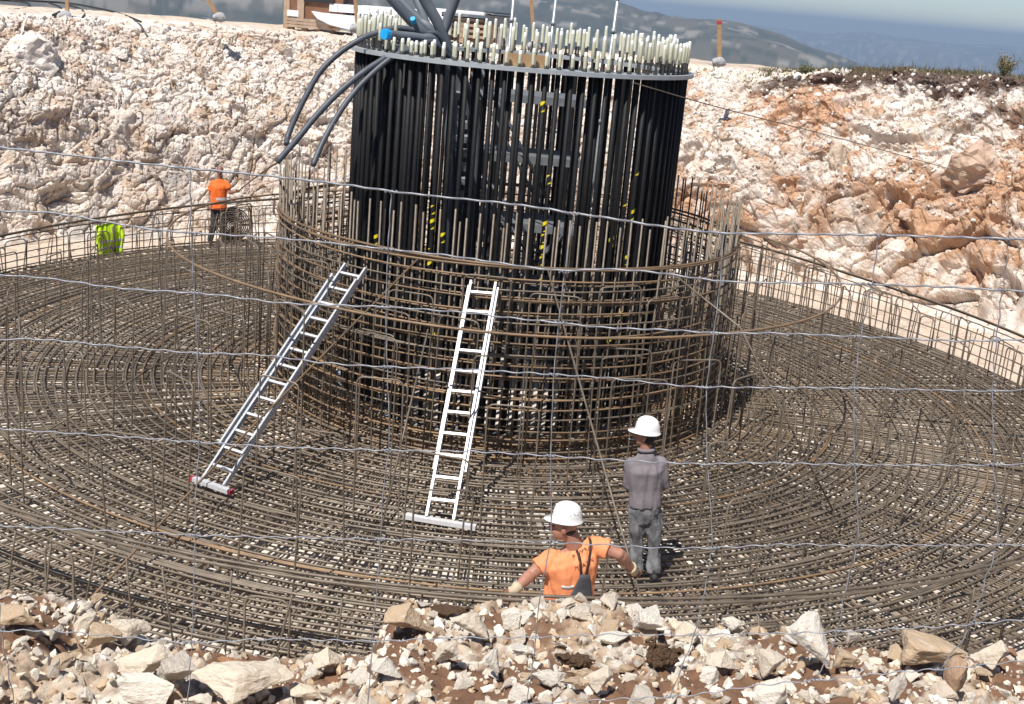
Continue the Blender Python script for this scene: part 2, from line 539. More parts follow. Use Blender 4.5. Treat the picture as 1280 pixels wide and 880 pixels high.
# far land: the hill top falls to a valley, a ridge beyond, blue mountains behind
SKY_AZ = [-60, -24, -19, -12, -5, 3.0, 5.5, 7.6, 9.4, 11.2, 12.8, 15.0, 18, 26, 60]
SKY_EL = [1.8, 1.7, 1.5, 1.2, 0.7, 0.05, -0.25, -0.22, -0.45, -0.85, -1.25, -2.0, -3.0, -4.0, -4.0]
FAR_AZ = [-60, 2, 9, 12.5, 14.3, 16, 18, 20, 22, 26, 60]
FAR_EL = [0.2, 0.0, -0.35, -0.45, -0.15, -0.30, -0.40, -0.30, -0.30, -0.35, -0.3]
def far_patch(az0, az1, naz, nd, d0, d1, zmap):
    az = np.radians(np.linspace(az0, az1, naz))
    d = d0*(d1/d0)**np.linspace(0, 1, nd)
    A, D = np.meshgrid(az, d, indexing='ij')
    A, D = A.ravel(), D.ravel()
    X, Y = D*np.sin(A), D*np.cos(A)
    Z = zmap(np.degrees(A), D, X, Y)
    return np.stack([X, Y, Z], 1)
def far_z(a, D, X, Y):
    ridge = np.tan(np.radians(np.interp(a, SKY_AZ, SKY_EL)))*2600 + CAM_H
    far = np.tan(np.radians(np.interp(a, FAR_AZ, FAR_EL)))*10500 + CAM_H
    valley = np.interp(D, [0, 44, 70, 140, 500, 1000, 1500], [4.3, 4.2, 0.0, -12, -95, -190, -215])
    z = valley*1.0
    z = z + (ridge-z)*sstep(1050, 2600, D)
    low2 = -420
    z = np.where(D > 2600, ridge + (low2-ridge)*sstep(2600, 4600, D), z)
    z = np.where(D > 4600, low2 + (far-low2)*sstep(5500, 10500, D), z)
    z = np.where(D > 10500, far - (D-10500)*0.06, z)
    Pn = np.stack([X, Y, 0*X], 1)
    rug = (fbm(Pn/900, 61, 4)-0.5)*170*sstep(300, 1200, D)*(1-sstep(2250, 2600, D)*0.85) + (fbm(Pn/160, 62, 4)-0.5)*34*sstep(200, 900, D)*(1-sstep(4000, 6000, D)*0.7)
    rug += (fbm(Pn/2600, 63, 4)-0.5)*260*sstep(4600, 6500, D)*(1-sstep(9300, 10500, D)*0.9)
    return z + rug
def far_tone(P):
    v = fbm(P/240, 64, 5); v2 = fbm(P/45, 65, 4)
    tone = mixv(sstep(0.35, 0.6, v), (0.035, 0.042, 0.028), (0.10, 0.09, 0.062))
    k = sstep(0.56, 0.62, v2)*0.8*sstep(1500, 2100, np.hypot(P[:, 0], P[:, 1]))
    tone = tone*(1-k[:, None]) + np.array((0.30, 0.27, 0.23))[None]*k[:, None]
    k = sstep(0.55, 0.62, fbm(P/24+50, 66, 3))*0.85
    tone = tone*(1-k[:, None]) + np.array((0.03, 0.04, 0.022))[None]*k[:, None]
    return tone
P = far_patch(-30, 30, 900, 330, 44, 15000, far_z)
o = link('hills', grid_mesh('hills', P, 900, 330, M['hill'], far_tone(P)))
tag(o, 'hazy scrub-covered ridge and blue mountains beyond the excavation', kind='structure')
P = far_patch(30, 330, 120, 60, 44, 15000, far_z)
o = link('hills', grid_mesh('hills', P, 120, 60, M['hill'], far_tone(P)))
tag(o, 'open hill country around the site outside the frame', kind='structure')
# plateau between the pit rim and the drop
def plat(r0, r1, z0, z1, th0, th1, nth, nr):
    TH, RR = np.meshgrid(np.linspace(th0, th1, nth), np.linspace(0, 1, nr), indexing='ij')
    TH, RR = TH.ravel(), RR.ravel()
    edge = 44*1.02
    X0, Y0 = CX + r0*np.cos(TH), CY + r0*np.sin(TH)
    A = np.arctan2(X0, Y0)
    X1, Y1 = edge*np.sin(A), edge*np.cos(A)
    X, Y = X0 + (X1-X0)*RR, Y0 + (Y1-Y0)*RR
    Z = (ztop_of(TH)-0.02)*(1-RR) + 4.25*RR
    P = np.stack([X, Y, Z], 1)
    P[:, 2] += (fbm(P*0.6, 74, 4)-0.5)*0.35*np.minimum(RR*4, 1)*np.minimum((1-RR)*6, 1)
    P[:, 2] -= 0.05*(RR == 0)
    tone = mixv(fbm(P*0.8, 75, 4), (0.66, 0.55, 0.44), (0.52, 0.42, 0.33))
    k = sstep(0.30, 0.55, np.cos(TH))*0.8
    tone = tone*(1-k[:, None]) + np.array((0.16, 0.11, 0.075))[None]*k[:, None]
    k = sstep(0.50, 0.62, fbm(P*0.35+8, 76, 3))*0.45
    tone = tone*(1-k[:, None]) + np.array((0.42, 0.33, 0.25))[None]*k[:, None]
    return P, tone
P, tone = plat(20.9, 0, 0, 0, R(-45), R(225), 300, 40)
o = link('ground', grid_mesh('ground', P, 300, 40, M['face'], tone))
tag(o, 'sandy graded ground at the top of the excavation', kind='structure')

# ------------------------------------------------------------------ reinforcement
def circle(r, z, seg, c=(CX, CY), a0=0.0, a1=2*math.pi, jr=0.0, jz=0.0, ph=0.0):
    out = []
    full = abs(a1-a0-2*math.pi) < 1e-6
    for i in range(seg + (0 if full else 1)):
        a = a0 + (a1-a0)*i/seg
        rr = r + jr*math.sin(3*a+ph) + jr*0.6*math.sin(7*a+2*ph)
        zz = z + jz*math.sin(2*a+ph*1.7) + jz*0.5*math.sin(5*a+ph)
        out.append((c[0]+rr*math.cos(a), c[1]+rr*math.sin(a), zz))
    return out
_A = [0, 14, 30, 46, 63, 90, 118, 136, 150, 165, 180, 210, 240, 270, 300, 330, 360]
_RR = [9.55, 9.65, 9.35, 9.45, 9.75, 10.25, 10.7, 10.75, 10.65, 10.5, 10.3, 9.8, 9.25, 9.12, 9.12, 9.3, 9.55]
_RZ = [.86, .86, .89, .95, 1.12, 1.22, 1.02, .78, .70, .68, .72, .85, .89, .893, .893, .88, .86]
def rail_R(a): return sum(float(np.interp((math.degrees(a)+d) % 360, _A, _RR)) for d in (-12, -4, 4, 12))/4
def rail_z(a): return sum(float(np.interp((math.degrees(a)+d) % 360, _A, _RZ)) for d in (-12, -4, 4, 12))/4
def mat_ring(t, z, seg, r0=3.62, a0=0.0, a1=2*math.pi, jr=0.0, jz=0.0, ph=0.0, dr=0.0):
    out = []
    full = abs(a1-a0-2*math.pi) < 1e-6
    for i in range(seg + (0 if full else 1)):
        a = a0 + (a1-a0)*i/seg
        rr = r0 + (rail_R(a)+0.04-r0)*t + dr + jr*math.sin(3*a+ph) + jr*0.6*math.sin(7*a+2*ph)
        zz = z + jz*math.sin(2*a+ph*1.7) + jz*0.5*math.sin(5*a+ph)
        out.append((rr*math.cos(a), rr*math.sin(a), zz))
    return out

mat_root = thing('reinforcement_mat', 'wide round mat of crossing brown steel bars covering the pit floor', 'rebar mat', (CX, CY, FLOOR))
def child(name, mb_or_me, m, root, rz=0.0, loc=(0, 0, 0), smooth=True):
    me = mb_or_me.mesh(name, m, smooth) if isinstance(mb_or_me, MB) else mb_or_me
    o = bpy.data.objects.new(name, me)
    col.objects.link(o)
    o.parent = root
    o.location = loc
    o.rotation_euler = (0, 0, rz)
    return o
LZ = -FLOOR      # local height of world z = 0 under a root that stands on the floor
# circumferential bars, upper layer
NRING = 47
for k in range(NRING+1):
    mb = MB()
    rad = 0.0145
    ph = k*1.3
    pts = mat_ring(k/NRING, LZ + 0.012, 150, jr=0.014, jz=0.012, ph=ph)
    mb.tube(pts, rad, 5, closed=True)
    for q in range(2):      # short laps where two lengths of bar overlap
        s = rng.uniform(0, 6.28)
        mb.tube(mat_ring(k/NRING, LZ + 0.014, 12, 3.62, s, s+0.32, 0.014, 0.012, ph, 0.031), rad, 5)
    child('ring_bar', mb, M['rebar'] if k not in (13, 31) else M['rebar_rust'], mat_root)
# lower layer as one mass of bars seen only through the gaps
mb = MB()
for k in range(34):
    mb.tube(mat_ring((k+0.5)/34, 0.075, 110, jr=0.02, ph=k*3.0), 0.014, 4, closed=True)
lo = child('lower_bars', mb, M['rebar_dark'], mat_root)
tag(lo, kind='stuff')
# radial bars
NR = 100
mb = MB()
mb.tube([(3.35, 0, LZ-0.02), (5.0, 0, LZ-0.022), (7.2, 0.01, LZ-0.018), (8.98, 0, LZ-0.02)], 0.0155, 5)
rad_me = mb.mesh('radial_bar', M['rebar'], True)
mb = MB()
mb.tube([(3.35, 0, LZ-0.02), (6.0, 0.012, LZ-0.02), (8.98, 0, LZ-0.02)], 0.0155, 5)
mb.tube([(5.6, 0.036, LZ-0.02), (8.9, 0.036, LZ-0.02)], 0.0155, 5)
rad_me2 = mb.mesh('radial_bar', M['rebar'], True)
for i in range(NR):
    a = 2*math.pi*(i+rng.uniform(-.12, .12))/NR
    o = child('radial_bar', rad_me if i % 3 else rad_me2, None, mat_root, a)
    o.scale.x = (rail_R(a)+0.05)/8.98
mb = MB()
for i in range(NR):      # shorter bars between, where the fan opens out
    a = 2*math.pi*(i+0.5)/NR
    e = rail_R(a) + rng.uniform(-.05, .08)
    for da, r0_, dz in ((0, 3.7, -0.02), (math.pi/NR*0.5, 5.2, -0.02), (-math.pi/NR*0.5, 5.2, -0.022), (0.012, 4.2, -0.075), (math.pi/NR*0.9, 4.2, -0.075), (math.pi/NR*0.25, 8.0, -0.02), (-math.pi/NR*0.25, 8.0, -0.02)):
        b_ = a + da + rng.uniform(-.003, .003)
        c_ = b_ + rng.uniform(-.003, .003)
        r0_ += rng.uniform(-.25, .25)
        mb.tube([(r0_*math.cos(b_), r0_*math.sin(b_), LZ+dz), (e*math.cos(c_), e*math.sin(c_), LZ+dz)], 0.0135, 5)
tag(child('short_radial_bars', mb, M['rebar_dark'], mat_root), kind='stuff')

# standing inverted-U stirrups through the slab
def cone_z(r): return 2.63 + (r-3.48)*(-0.29)
def stirrup_mesh(w, h, rad=0.0105, m='rebar', hook=True):
    mb = MB()
    pts = [(0, -w/2, 0), (0, -w/2, h), (0, w/2, h), (0, w/2, 0)]
    if hook:
        pts = [(0.16, -w/2, 0.0)] + pts + [(0.16, w/2, 0.0)]
    mb.tube(fillet(pts, 0.09, 4), rad, 5)
    return mb.mesh('stirrup', M[m], True)
slots = []
for r, nU in ((4.15, 26), (5.0, 24), (5.95, 26), (6.9, 28), (7.8, 30)):
    for i in range(nU):
        a = 2*math.pi*(i + rng.uniform(-.25, .25))/nU + r
        slots.append((3.6 + (r-3.6)*(rail_R(a)/9.1) + rng.uniform(-.12, .12), a))
slots = [s for s in slots if not (0.9 < CX+s[0]*math.cos(s[1]) < 2.25 and 10.4 < CY+s[0]*math.sin(s[1]) < 12.5)]
slots.sort(key=lambda s: math.sin(s[1])*s[0])
vars_ = {}
rest = MB()
for i, (r, a) in enumerate(slots):
    h = cone_z(r) * (0.80 + 0.05*(i % 5))
    w = 0.52 + 0.06*(i % 3)
    key = (round(h, 1), i % 3, i % 4 == 0)
    if key not in vars_:
        vars_[key] = stirrup_mesh(w, key[0]+LZ, 0.0105, 'rebar')
    loc = (r*math.cos(a), r*math.sin(a), 0.05)
    if i < 100:
        o = child('stirrup', vars_[key], None, mat_root, a + rng.uniform(-.3, .3), loc)
        o.rotation_euler.x = rng.uniform(-.045, .045)
        o.rotation_euler.y = rng.uniform(-.045, .045)
    else:
        Mx = Matrix.Translation(loc) @ Matrix.Rotation(a + rng.uniform(-.3, .3), 4, 'Z') @ Matrix.Rotation(rng.uniform(-.04, .04), 4, 'X')
        me = vars_[key]
        rest.add([Mx @ v.co for v in me.vertices], [tuple(p.vertices) for p in me.polygons])
tag(child('far_stirrups', rest, M['rebar'], mat_root), kind='stuff')
# single thick support hoop carried on the stirrups
mb = MB()
mb.tube(circle(5.107, 2.192+LZ, 180, (0, 0), jr=0.02, jz=0.02), 0.017, 6, closed=True)
child('support_hoop', mb, M['rebar_rust'], mat_root)

# perimeter cage: closed hairpin loops, horizontal rings, double top rail
per = thing('perimeter_cage', 'low upright ring of bent bars fencing the outer edge of the steel mat', 'rebar cage', (CX, CY, FLOOR))
for fr, rr in ((1.0, 0.0165), (0.88, 0.011), (0.66, 0.011), (0.44, 0.011), (0.22, 0.011)):
    mb = MB()
    pts = [(rail_R(a)*math.cos(a), rail_R(a)*math.sin(a), LZ + rail_z(a)*fr + 0.012*math.sin(5*a+fr*9)) for a in (np.linspace(0, 2*math.pi, 181)[:-1] if fr > 0.95 else np.linspace(R(-28), R(208), 130))]
    mb.tube(pts, rr, 6, closed=fr > 0.95)
    if fr > 0.95:
        mb.tube([(p[0]*0.9965, p[1]*0.9965, p[2]+0.03) for p in pts], rr, 6, closed=True)
    child('top_rail' if fr > 0.95 else 'ring_bar', mb, M['rebar'] if fr > 0.95 else M['rebar'], per)
loopm = {}
NP = 100
for i in range(NP):
    a = 2*math.pi*(i + rng.uniform(-.2, .2))/NP
    if math.sin(a) < -0.35 and i % 4:
        continue
    h = round(rail_z(a)*(0.98 if i % 4 else 0.82), 2)
    w = (0.42, 0.5, 0.36)[i % 3]
    key = (round(h, 1), w)
    if key not in loopm:
        mb = MB()
        hh = key[0] - 0.02
        pts = fillet([(0, 0.05, 0.02), (0, -w/2, 0.02), (0, -w/2, hh), (0, w/2, hh), (0, w/2, 0.02), (0.0, -0.05, 0.03)], 0.11, 4)
        mb.tube(pts, 0.0125, 5)
        loopm[key] = mb.mesh('edge_loop', M['rebar'], True)
    o = child('edge_loop', loopm[key], None, per, a + rng.uniform(-.08, .08), (rail_R(a)*0.99*math.cos(a), rail_R(a)*0.99*math.sin(a), LZ*0.6))
mb = MB()
for i in range(230):
    a = 2*math.pi*(i + rng.uniform(-.3, .3))/230
    q = rail_R(a) - 0.02 - 0.25*(i % 2)
    if math.sin(a) < -0.35 and i % 2:
        continue
    t = rng.uniform(-.02, .02)
    mb.tube([(q*math.cos(a), q*math.sin(a), 0.1), (q*math.cos(a+t), q*math.sin(a+t), LZ + rail_z(a)*rng.uniform(0.75, 0.99))], 0.0105, 5)
tag(child('upright_bars', mb, M['rebar'], per), kind='stuff')

# pedestal cage round the anchor cage
PR = 3.484
ped = thing('pedestal_cage', 'tall round cage of rusty hoops and upright bars around the black bolts', 'rebar cage', (CX, CY, FLOOR))
NV = 128
mb = MB()
mb.tube([(0, 0, 0.05), (0.004, 0, 1.6), (0, 0, 3.28+LZ)], 0.0135, 5)
vb = mb.mesh('upright_bar', M['rebar'], True)
restv = MB()
order = sorted(range(NV), key=lambda i: math.sin(2*math.pi*i/NV))
for n_, i in enumerate(order):
    a = 2*math.pi*(i+rng.uniform(-.22, .22))/NV
    dz = rng.uniform(-.05, .03) - (0.10 if i % 3 == 0 else 0)
    loc = ((PR-0.03)*math.cos(a), (PR-0.03)*math.sin(a), dz)
    if n_ < 100:
        o = child('upright_bar', vb, None, ped, a, loc)
        o.rotation_euler = (rng.uniform(-.012, .012), rng.uniform(-.012, .012), a)
    else:
        restv.tube([(loc[0], loc[1], 0.05), (loc[0], loc[1], 3.28+LZ+dz)], 0.0135, 5)
tag(child('far_upright_bars', restv, M['rebar_dark'], ped), kind='stuff')
zc = 0.12
k = 0
while zc < 2.62:
    mb = MB()
    s = rng.uniform(0, 6.28)
    mb.tube(circle(PR, zc+LZ, 150, (0, 0), jr=0.010, jz=0.013, ph=k*2.1), 0.0125, 6, closed=True)
    mb.tube(circle(PR+0.026, zc+LZ+0.012, 60, (0, 0), s, s+1.9, jz=0.012, ph=k), 0.0125, 6)
    child('hoop', mb, M['rebar_rust'] if k % 3 else M['rebar'], ped)
    zc += 0.146
    k += 1
mb = MB()
mb.tube(circle(PR+0.01, 2.634+LZ, 180, (0, 0), jr=0.008, jz=0.01), 0.018, 6, closed=True)
mb.tube(circle(PR+0.03, 2.60+LZ, 180, (0, 0), jr=0.012, jz=0.012, ph=2), 0.016, 6, closed=True)
child('top_hoop', mb, M['rebar_rust'], ped)
mb = MB()      # inner layer
for i in range(72):
    a = 2*math.pi*(i+rng.uniform(-.2, .2))/72
    mb.tube([(3.14*math.cos(a), 3.14*math.sin(a), 0.05), (3.14*math.cos(a), 3.14*math.sin(a), (2.5 if i % 2 else 2.1)+LZ)], 0.012, 5)
tag(child('inner_upright_bars', mb, M['rebar_dark'], ped), kind='stuff')
for k in range(11):
    mb = MB()
    mb.tube(circle(3.17, 0.14+0.22*k+LZ, 120, (0, 0), jr=0.012, jz=0.012, ph=k*1.1), 0.012, 5, closed=True)
    child('inner_hoop', mb, M['rebar_rust'], ped)
mb = MB()
for i in range(76):
    a = 2*math.pi*(i+rng.uniform(-.3, .3))/76
    mb.tube([(3.39*math.cos(a), 3.39*math.sin(a), 0.05), (3.39*math.cos(a+.004), 3.39*math.sin(a+.004), LZ+(3.15 if i % 2 else 2.55)+rng.uniform(-.1, .1))], 0.012, 5)
tag(child('middle_upright_bars', mb, M['rebar'], ped), kind='stuff')
for k in range(9):
    mb = MB()
    mb.tube(circle(2.58+0.115*k, LZ+0.012, 110, (0, 0), jr=0.01, jz=0.01, ph=k*1.7), 0.0145, 5, closed=True)
    mb.tube(circle(2.62+0.115*k, 0.075, 90, (0, 0), jr=0.01, ph=k*1.1), 0.0145, 4, closed=True)
    child('foot_ring', mb, M['rebar_rust'], ped)
mb = MB()
for i in range(150):
    a = 2*math.pi*(i+rng.uniform(-.2, .2))/150
    mb.tube([(2.55*math.cos(a), 2.55*math.sin(a), LZ-0.02), (4.7*math.cos(a), 4.7*math.sin(a), LZ-0.02)], 0.0135, 5)
tag(child('foot_bars', mb, M['rebar_rust'], ped), kind='stuff')
# U bars hooked over the outside of the pedestal, staggered heights
for i in range(24):
    a = -math.pi/2 + (i-12)*0.225 + rng.uniform(-.07, .07)
    q = PR + 0.12 + 0.16*(i % 3)
    h = (2.45, 2.0, 1.55, 2.2)[i % 4]
    me = vars_.setdefault(('u', h), stirrup_mesh(0.60, h+LZ, 0.0115, 'rebar', False))
    o = child('u_bar', me, None, ped, a, (q*math.cos(a), q*math.sin(a), 0.03))
    o.rotation_euler.y = rng.uniform(-.03, .02)

# loose bracing bars leaning through the cages
def brace(pts, rad, m, label):
    mb = MB()
    base = Vector(pts[-1])
    mb.tube([Vector(p)-base for p in pts], rad, 6)
    o = mb.build('brace_bar', M[m], None, True)
    o.location = base
    return tag(o, label, 'steel bar', 'loose bracing bars')
brace([aty(523, 323, 15.05), atz(289, 560, 0.55), atz(86, 777, 0.06)], 0.013, 'rebar_rust', 'long rusty bar slanting from the pedestal cage down past the grey extension ladder')
brace([aty(685, 338, 15.1), aty(803, 755, 9.85)], 0.0115, 'rebar', 'long pale bar slanting down to the gloved right hand of the crouching worker')
brace([aty(836, 338, 15.5), aty(925, 409, 14.6), atz(1042, 640, 0.06)], 0.0125, 'rebar', 'brown bar slanting from the right rim of the pedestal cage to the mat')
brace([aty(154, 337, 22.5), atz(0, 445, 0.06)], 0.0125, 'rebar', 'brown bar lying aslant at the left edge below the yellow jacket')
brace([atz(219, 442, 0.9), atz(38, 551, 0.06)], 0.012, 'rebar', 'thin brown bar slanting over the left part of the mat')
brace([atz(1060, 495, 0.8), atz(1180, 640, 0.05)], 0.0125, 'rebar', 'brown bar slanting over the right part of the mat')
brace([aty(535, 412, 14.6), atz(478, 655, 0.05)], 0.012, 'rebar', 'short brown bar leaning between the two ladders')

# ------------------------------------------------------------------ anchor cage
ZF = 5.03
anc = thing('anchor_cage', 'tall drum of black sleeved bolts with a pale steel ring on top', 'anchor cage', (CX, CY, FLOOR))
FL = ZF + LZ
mb = MB()
mb.ring(2.10, 2.546, FL-0.055, FL, seg=180)
child('flange_ring', mb, M['flange'], anc, smooth=False)
mb = MB()
mb.ring(2.06, 2.56, 0.06, 0.11, seg=120)
child('base_ring', mb, M['flange'], anc, smooth=False)
def bolt(h, n_):
    mb = MB()
    mb.tube([(0, 0, FL-0.02), (0, 0, FL+h-0.01)], 0.016, 7)
    mb.lathe([(0, FL), (0.034, FL), (0.034, FL+0.012), (0.029, FL+0.012), (0.029, FL+0.045), (0, FL+0.045)], seg=6)
    return mb.mesh('anchor_bolt', M['thread'])
def cap_mesh(h, cl):
    mb = MB()
    z0 = FL + h - cl
    zt = FL + h + 0.012
    mb.lathe([(0.023, z0), (0.0262, z0+0.004), (0.0255, zt-0.05)], seg=9, mi=0)
    mb.lathe([(0.0255, zt-0.05), (0.023, zt-0.012), (0.015, zt), (0, zt+0.002)], seg=9, mi=1)
    return mb.mesh('cap', [M['cap'], M['captip']], True)
mb = MB()
mb.tube([(0, 0, 0.11), (0, 0, 1.9), (0.004, 0, 3.4), (0, 0, FL-0.055)], 0.032, 9)
slv = mb.mesh('sleeve', M['sleeve'], True)
bolts = {}
def bset(h, cl):
    k = (h, cl)
    if k not in bolts:
        bolts[k] = (bolt(h, 0), cap_mesh(h, cl))
    return bolts[k]
NB = 88
spots = []
for row, rr in ((0, 2.435), (1, 2.215)):
    for i in range(NB):
        spots.append((row, rr, 2*math.pi*(i + 0.25*row)/NB))
spots.sort(key=lambda s: math.sin(s[2])*s[1] - 0.4*(1-s[0]))
restb = MB()
for n_, (row, rr, a) in enumerate(spots):
    if math.sin(a) < 0 and -0.76 < math.cos(a) < -0.36:
        h = 0.18 + 0.02*((n_*5) % 3)
    elif row == 1:
        h = 0.42 + 0.016*((n_*11) % 7)
    else:
        front = math.sin(a) < -0.35 and -0.80 < math.cos(a) < 0.62
        h = (0.20 + 0.02*((n_*5) % 4)) if front else 0.36 + 0.016*((n_*5) % 7)
    h = round(h, 2)
    cl = round(h*0.62 if h > 0.3 else h-0.02, 2)
    b, c = bset(h, cl)
    loc = (rr*math.cos(a), rr*math.sin(a), 0)
    if n_ < 100:
        o = child('anchor_bolt', b, None, anc, a, loc, False)
        for me, nm in ((slv, 'sleeve'), (c, 'cap')):
            q = bpy.data.objects.new(nm, me)
            col.objects.link(q)
            q.parent = o
            if nm == 'sleeve':
                q.rotation_euler = (rng.uniform(-.0012, .0012), rng.uniform(-.0012, .0012), rng.uniform(0, 6))
    else:
        for me, mi in ((b, 0), (slv, 1)):
            restb.add([v.co + Vector(loc) for v in me.vertices], [tuple(p.vertices) for p in me.polygons], mi)
        mi = 2
        restb.v_off = len(restb.v)
        vs = [v.co + Vector(loc) for v in c.vertices]
        o_ = len(restb.v)
        restb.v += [tuple(p) for p in vs]
        for p in c.polygons:
            restb.f.append(tuple(i+o_ for i in p.vertices))
            restb.mi.append(2 + p.material_index)
tag(child('far_anchor_bolts', restb, [M['thread'], M['sleeve'], M['cap'], M['captip']], anc, smooth=False), kind='stuff')
# yellow warning tape wound on some sleeves
for (u, v, l) in ((541, 262, .10), (545, 278, .16), (549, 296, .12), (539, 316, .09), (540, 333, .12), (683, 224, .10), (679, 282, .13), (680, 298, .10), (677, 312, .12), (676, 326, .10), (671, 345, .08), (787, 253, .08), (787, 268, .14), (769, 300, .16), (781, 324, .14), (773, 394, .14), (768, 428, .12), (668, 412, .08), (541, 420, .12), (464, 296, .14), (683, 133, .12), (795, 215, .08)):
    d = ray(u, v)
    # meet the outer bolt circle
    a_ = d.x**2 + d.y**2
    b_ = -2*(d.x*CX + d.y*CY)
    c_ = CX**2 + CY**2 - 2.47**2
    t = (-b_ - math.sqrt(max(b_*b_-4*a_*c_, 0)))/(2*a_)
    p = CAMP + d*t
    a = round(math.atan2(p.y-CY, p.x-CX)/(2*math.pi)*NB)*(2*math.pi/NB)
    mb = MB()
    l *= 0.8
    turns, pit, wd = l*1.7/0.11, 0.11, 0.05
    K = max(10, int(turns*12))
    vs, fs = [], []
    for k in range(K+1):
        t = k/12*2*math.pi + 4.0
        z = -l*0.85 + pit*k/12
        e = min(1, k/4, (K-k)/4)
        for dz in (-wd/2*e, wd/2*e):
            vs.append((0.0350*math.cos(t), 0.0350*math.sin(t), z+dz))
    mb.add(vs, [(2*k, 2*k+2, 2*k+3, 2*k+1) for k in range(K)])
    child('warning_tape', mb, M['yellow'], anc, 0, (2.435*math.cos(a), 2.435*math.sin(a), p.z+LZ))
# curved plywood strip standing on the front of the ring
mb = MB()
seg = 10
aa = [math.atan2(-math.sqrt(2.33**2-x*x), x) for x in np.linspace(-0.22, 0.34, seg)]
pts = [(2.325*math.cos(a), 2.325*math.sin(a)) for a in aa]
for (x0, y0), (x1, y1) in zip(pts[:-1], pts[1:]):
    mb.box(((x0+x1)/2, (y0+y1)/2, FL+0.085), (math.hypot(x1-x0, y1-y0), 0.022, 0.16), Matrix.Rotation(math.atan2(y1-y0, x1-x0), 3, 'Z'))
child('plywood_strip', mb, M['ply'], anc, smooth=False)
# the same strip on the far inside with square notches
# ------------------------------------------------------------------ scaffold tower inside the cage
tow = thing('scaffold_tower', 'grey access scaffold standing inside the drum of black bolts', 'scaffold', (CX, CY, FLOOR))
def loc_(p): return Vector(p) - Vector((CX, CY, FLOOR))
def tpost(u0, v0, y, zlo, zhi, lean):
    p = loc_(aty(u0, v0, y))
    mb = MB()
    d = Vector(lean)
    a, b = p + d*((zlo+LZ)-p.z), p + d*((zhi+LZ)-p.z)
    mb.tube([a, b], 0.026, 10)
    for z in (0.9, 2.0, 3.1, 4.3, 5.55, 6.0):
        if zlo+0.1 < z < zhi-0.05:
            c = p + d*((z+LZ)-p.z)
            mb.lathe([(0.026, -0.03), (0.036, -0.03), (0.036, 0.03), (0.026, 0.03)], c, 8)
    return child('post', mb, M['galv'], tow)
tpost(637, 55, 19.3, 0.0, 6.9, (0.01, 0, 1))
tpost(689, 50, 19.6, 0.0, 6.9, (0.03, 0, 1))
tpost(764, 60, 17.6, 0.0, 7.0, (0.035, 0.0, 1))
for z in (4.5, 3.62, 2.6, 1.6):
    mb = MB()
    for dx in range(4):
        mb.box((0.22, -0.30+0.24*dx, z+LZ), (1.55, 0.22, 0.05))
    mb.box((0.22, -0.46, z+LZ-0.03), (1.6, 0.03, 0.11))
    mb.box((0.22, 0.60, z+LZ-0.03), (1.6, 0.03, 0.11))
    child('platform', mb, M['platform'], tow, smooth=False)
for (p0, p1) in (((-0.6, -0.55, 4.9), (0.65, -0.55, 2.9)), ((-0.55, -0.60, 3.5), (0.8, -0.60, 1.9)), ((0.9, -0.55, 2.6), (-0.5, -0.55, 0.9))):
    mb = MB()
    mb.tube([(p0[0], p0[1], p0[2]+LZ), (p1[0], p1[1], p1[2]+LZ)], 0.026, 8)
    mb.tube([(p0[0]-0.12, p0[1], p0[2]+LZ-0.1), (p1[0]-0.12, p1[1], p1[2]+LZ-0.1)], 0.02, 8)
    child('diagonal_brace', mb, M['hose'], tow)
mb = MB()
A, B = Vector((-0.86, -0.5, 4.55+LZ)), Vector((-0.30, -0.75, 1.7+LZ))
for s in (-1, 1):
    mb.tube([A + Vector((0.2*s, 0, 0)), B + Vector((0.2*s, 0, 0))], 0.03, 6)
child('stair_rail', mb, M['hose'], tow)
for k in range(14):
    p = A.lerp(B, (k+0.5)/14)
    mb = MB()
    mb.box(p, (0.36, 0.10, 0.10), Matrix.Rotation(0.25, 3, 'X'))
    child('stair_tread', mb, M['galv'], tow, smooth=False)
# extra black conduit bundle standing inside, makes the left of the drum read solid
mb = MB()
for i in range(9):
    a = R(150+i*9)
    q = 1.75 + 0.12*(i % 3)
    mb.tube([(q*math.cos(a), q*math.sin(a), 0.1), (q*math.cos(a), q*math.sin(a), 5.0)], 0.05, 8)
child('cable_duct', mb, M['sleeve'], tow)

# ------------------------------------------------------------------ conduits and hoses over the rim
def pipe(pix, y0, y1, rad, m, name, label, cat, group, down=None, capm=None, sides=12):
    n = len(pix)
    pts = [aty(u, v, y0 + (y1-y0)*i/(n-1)) for i, (u, v) in enumerate(pix)]
    if down:
        pts = pts + [Vector(d) for d in down]
    pts = smooth_path(pts, 7)
    base = pts[-1].copy()
    mb = MB()
    mb.tube([p-base for p in pts], rad, sides)
    # corrugation ribs of the duct near the rim, kept in its own mesh
    o = mb.build(name, M[m], None, True)
    o.location = base
    tag(o, label, cat, group)
    if capm:
        d = (pts[0]-pts[1]).normalized()
        q = MB()
        q.tube([-d*0.03, d*0.05], rad*1.09, sides)
        c = q.build('end_cap', M[capm], o)
        c.location = pts[0]-base
    return o
inside = [(-1.1, 18.3, 4.4), (-1.0, 18.4, 3.0), (-1.0, 18.5, 0.2)]
def ins(dx, dy): return [(x+dx, y+dy, z) for x, y, z in inside]
G = 'grey conduits rising out of the bolt drum'
pipe([(484, -8), (505, 16), (527, 40), (545, 58)], 17.6, 17.9, 0.075, 'conduit', 'conduit', 'thick grey conduit leaning left above the bolt drum, its end out of view', 'conduit', G, ins(-.1, -.2))
pipe([(520, -22), (531, 0), (548, 30), (558, 56)], 17.9, 18.1, 0.08, 'conduit', 'conduit', 'thickest grey conduit rising at the centre of the bundle above the ring', 'conduit', G, ins(.05, 0))
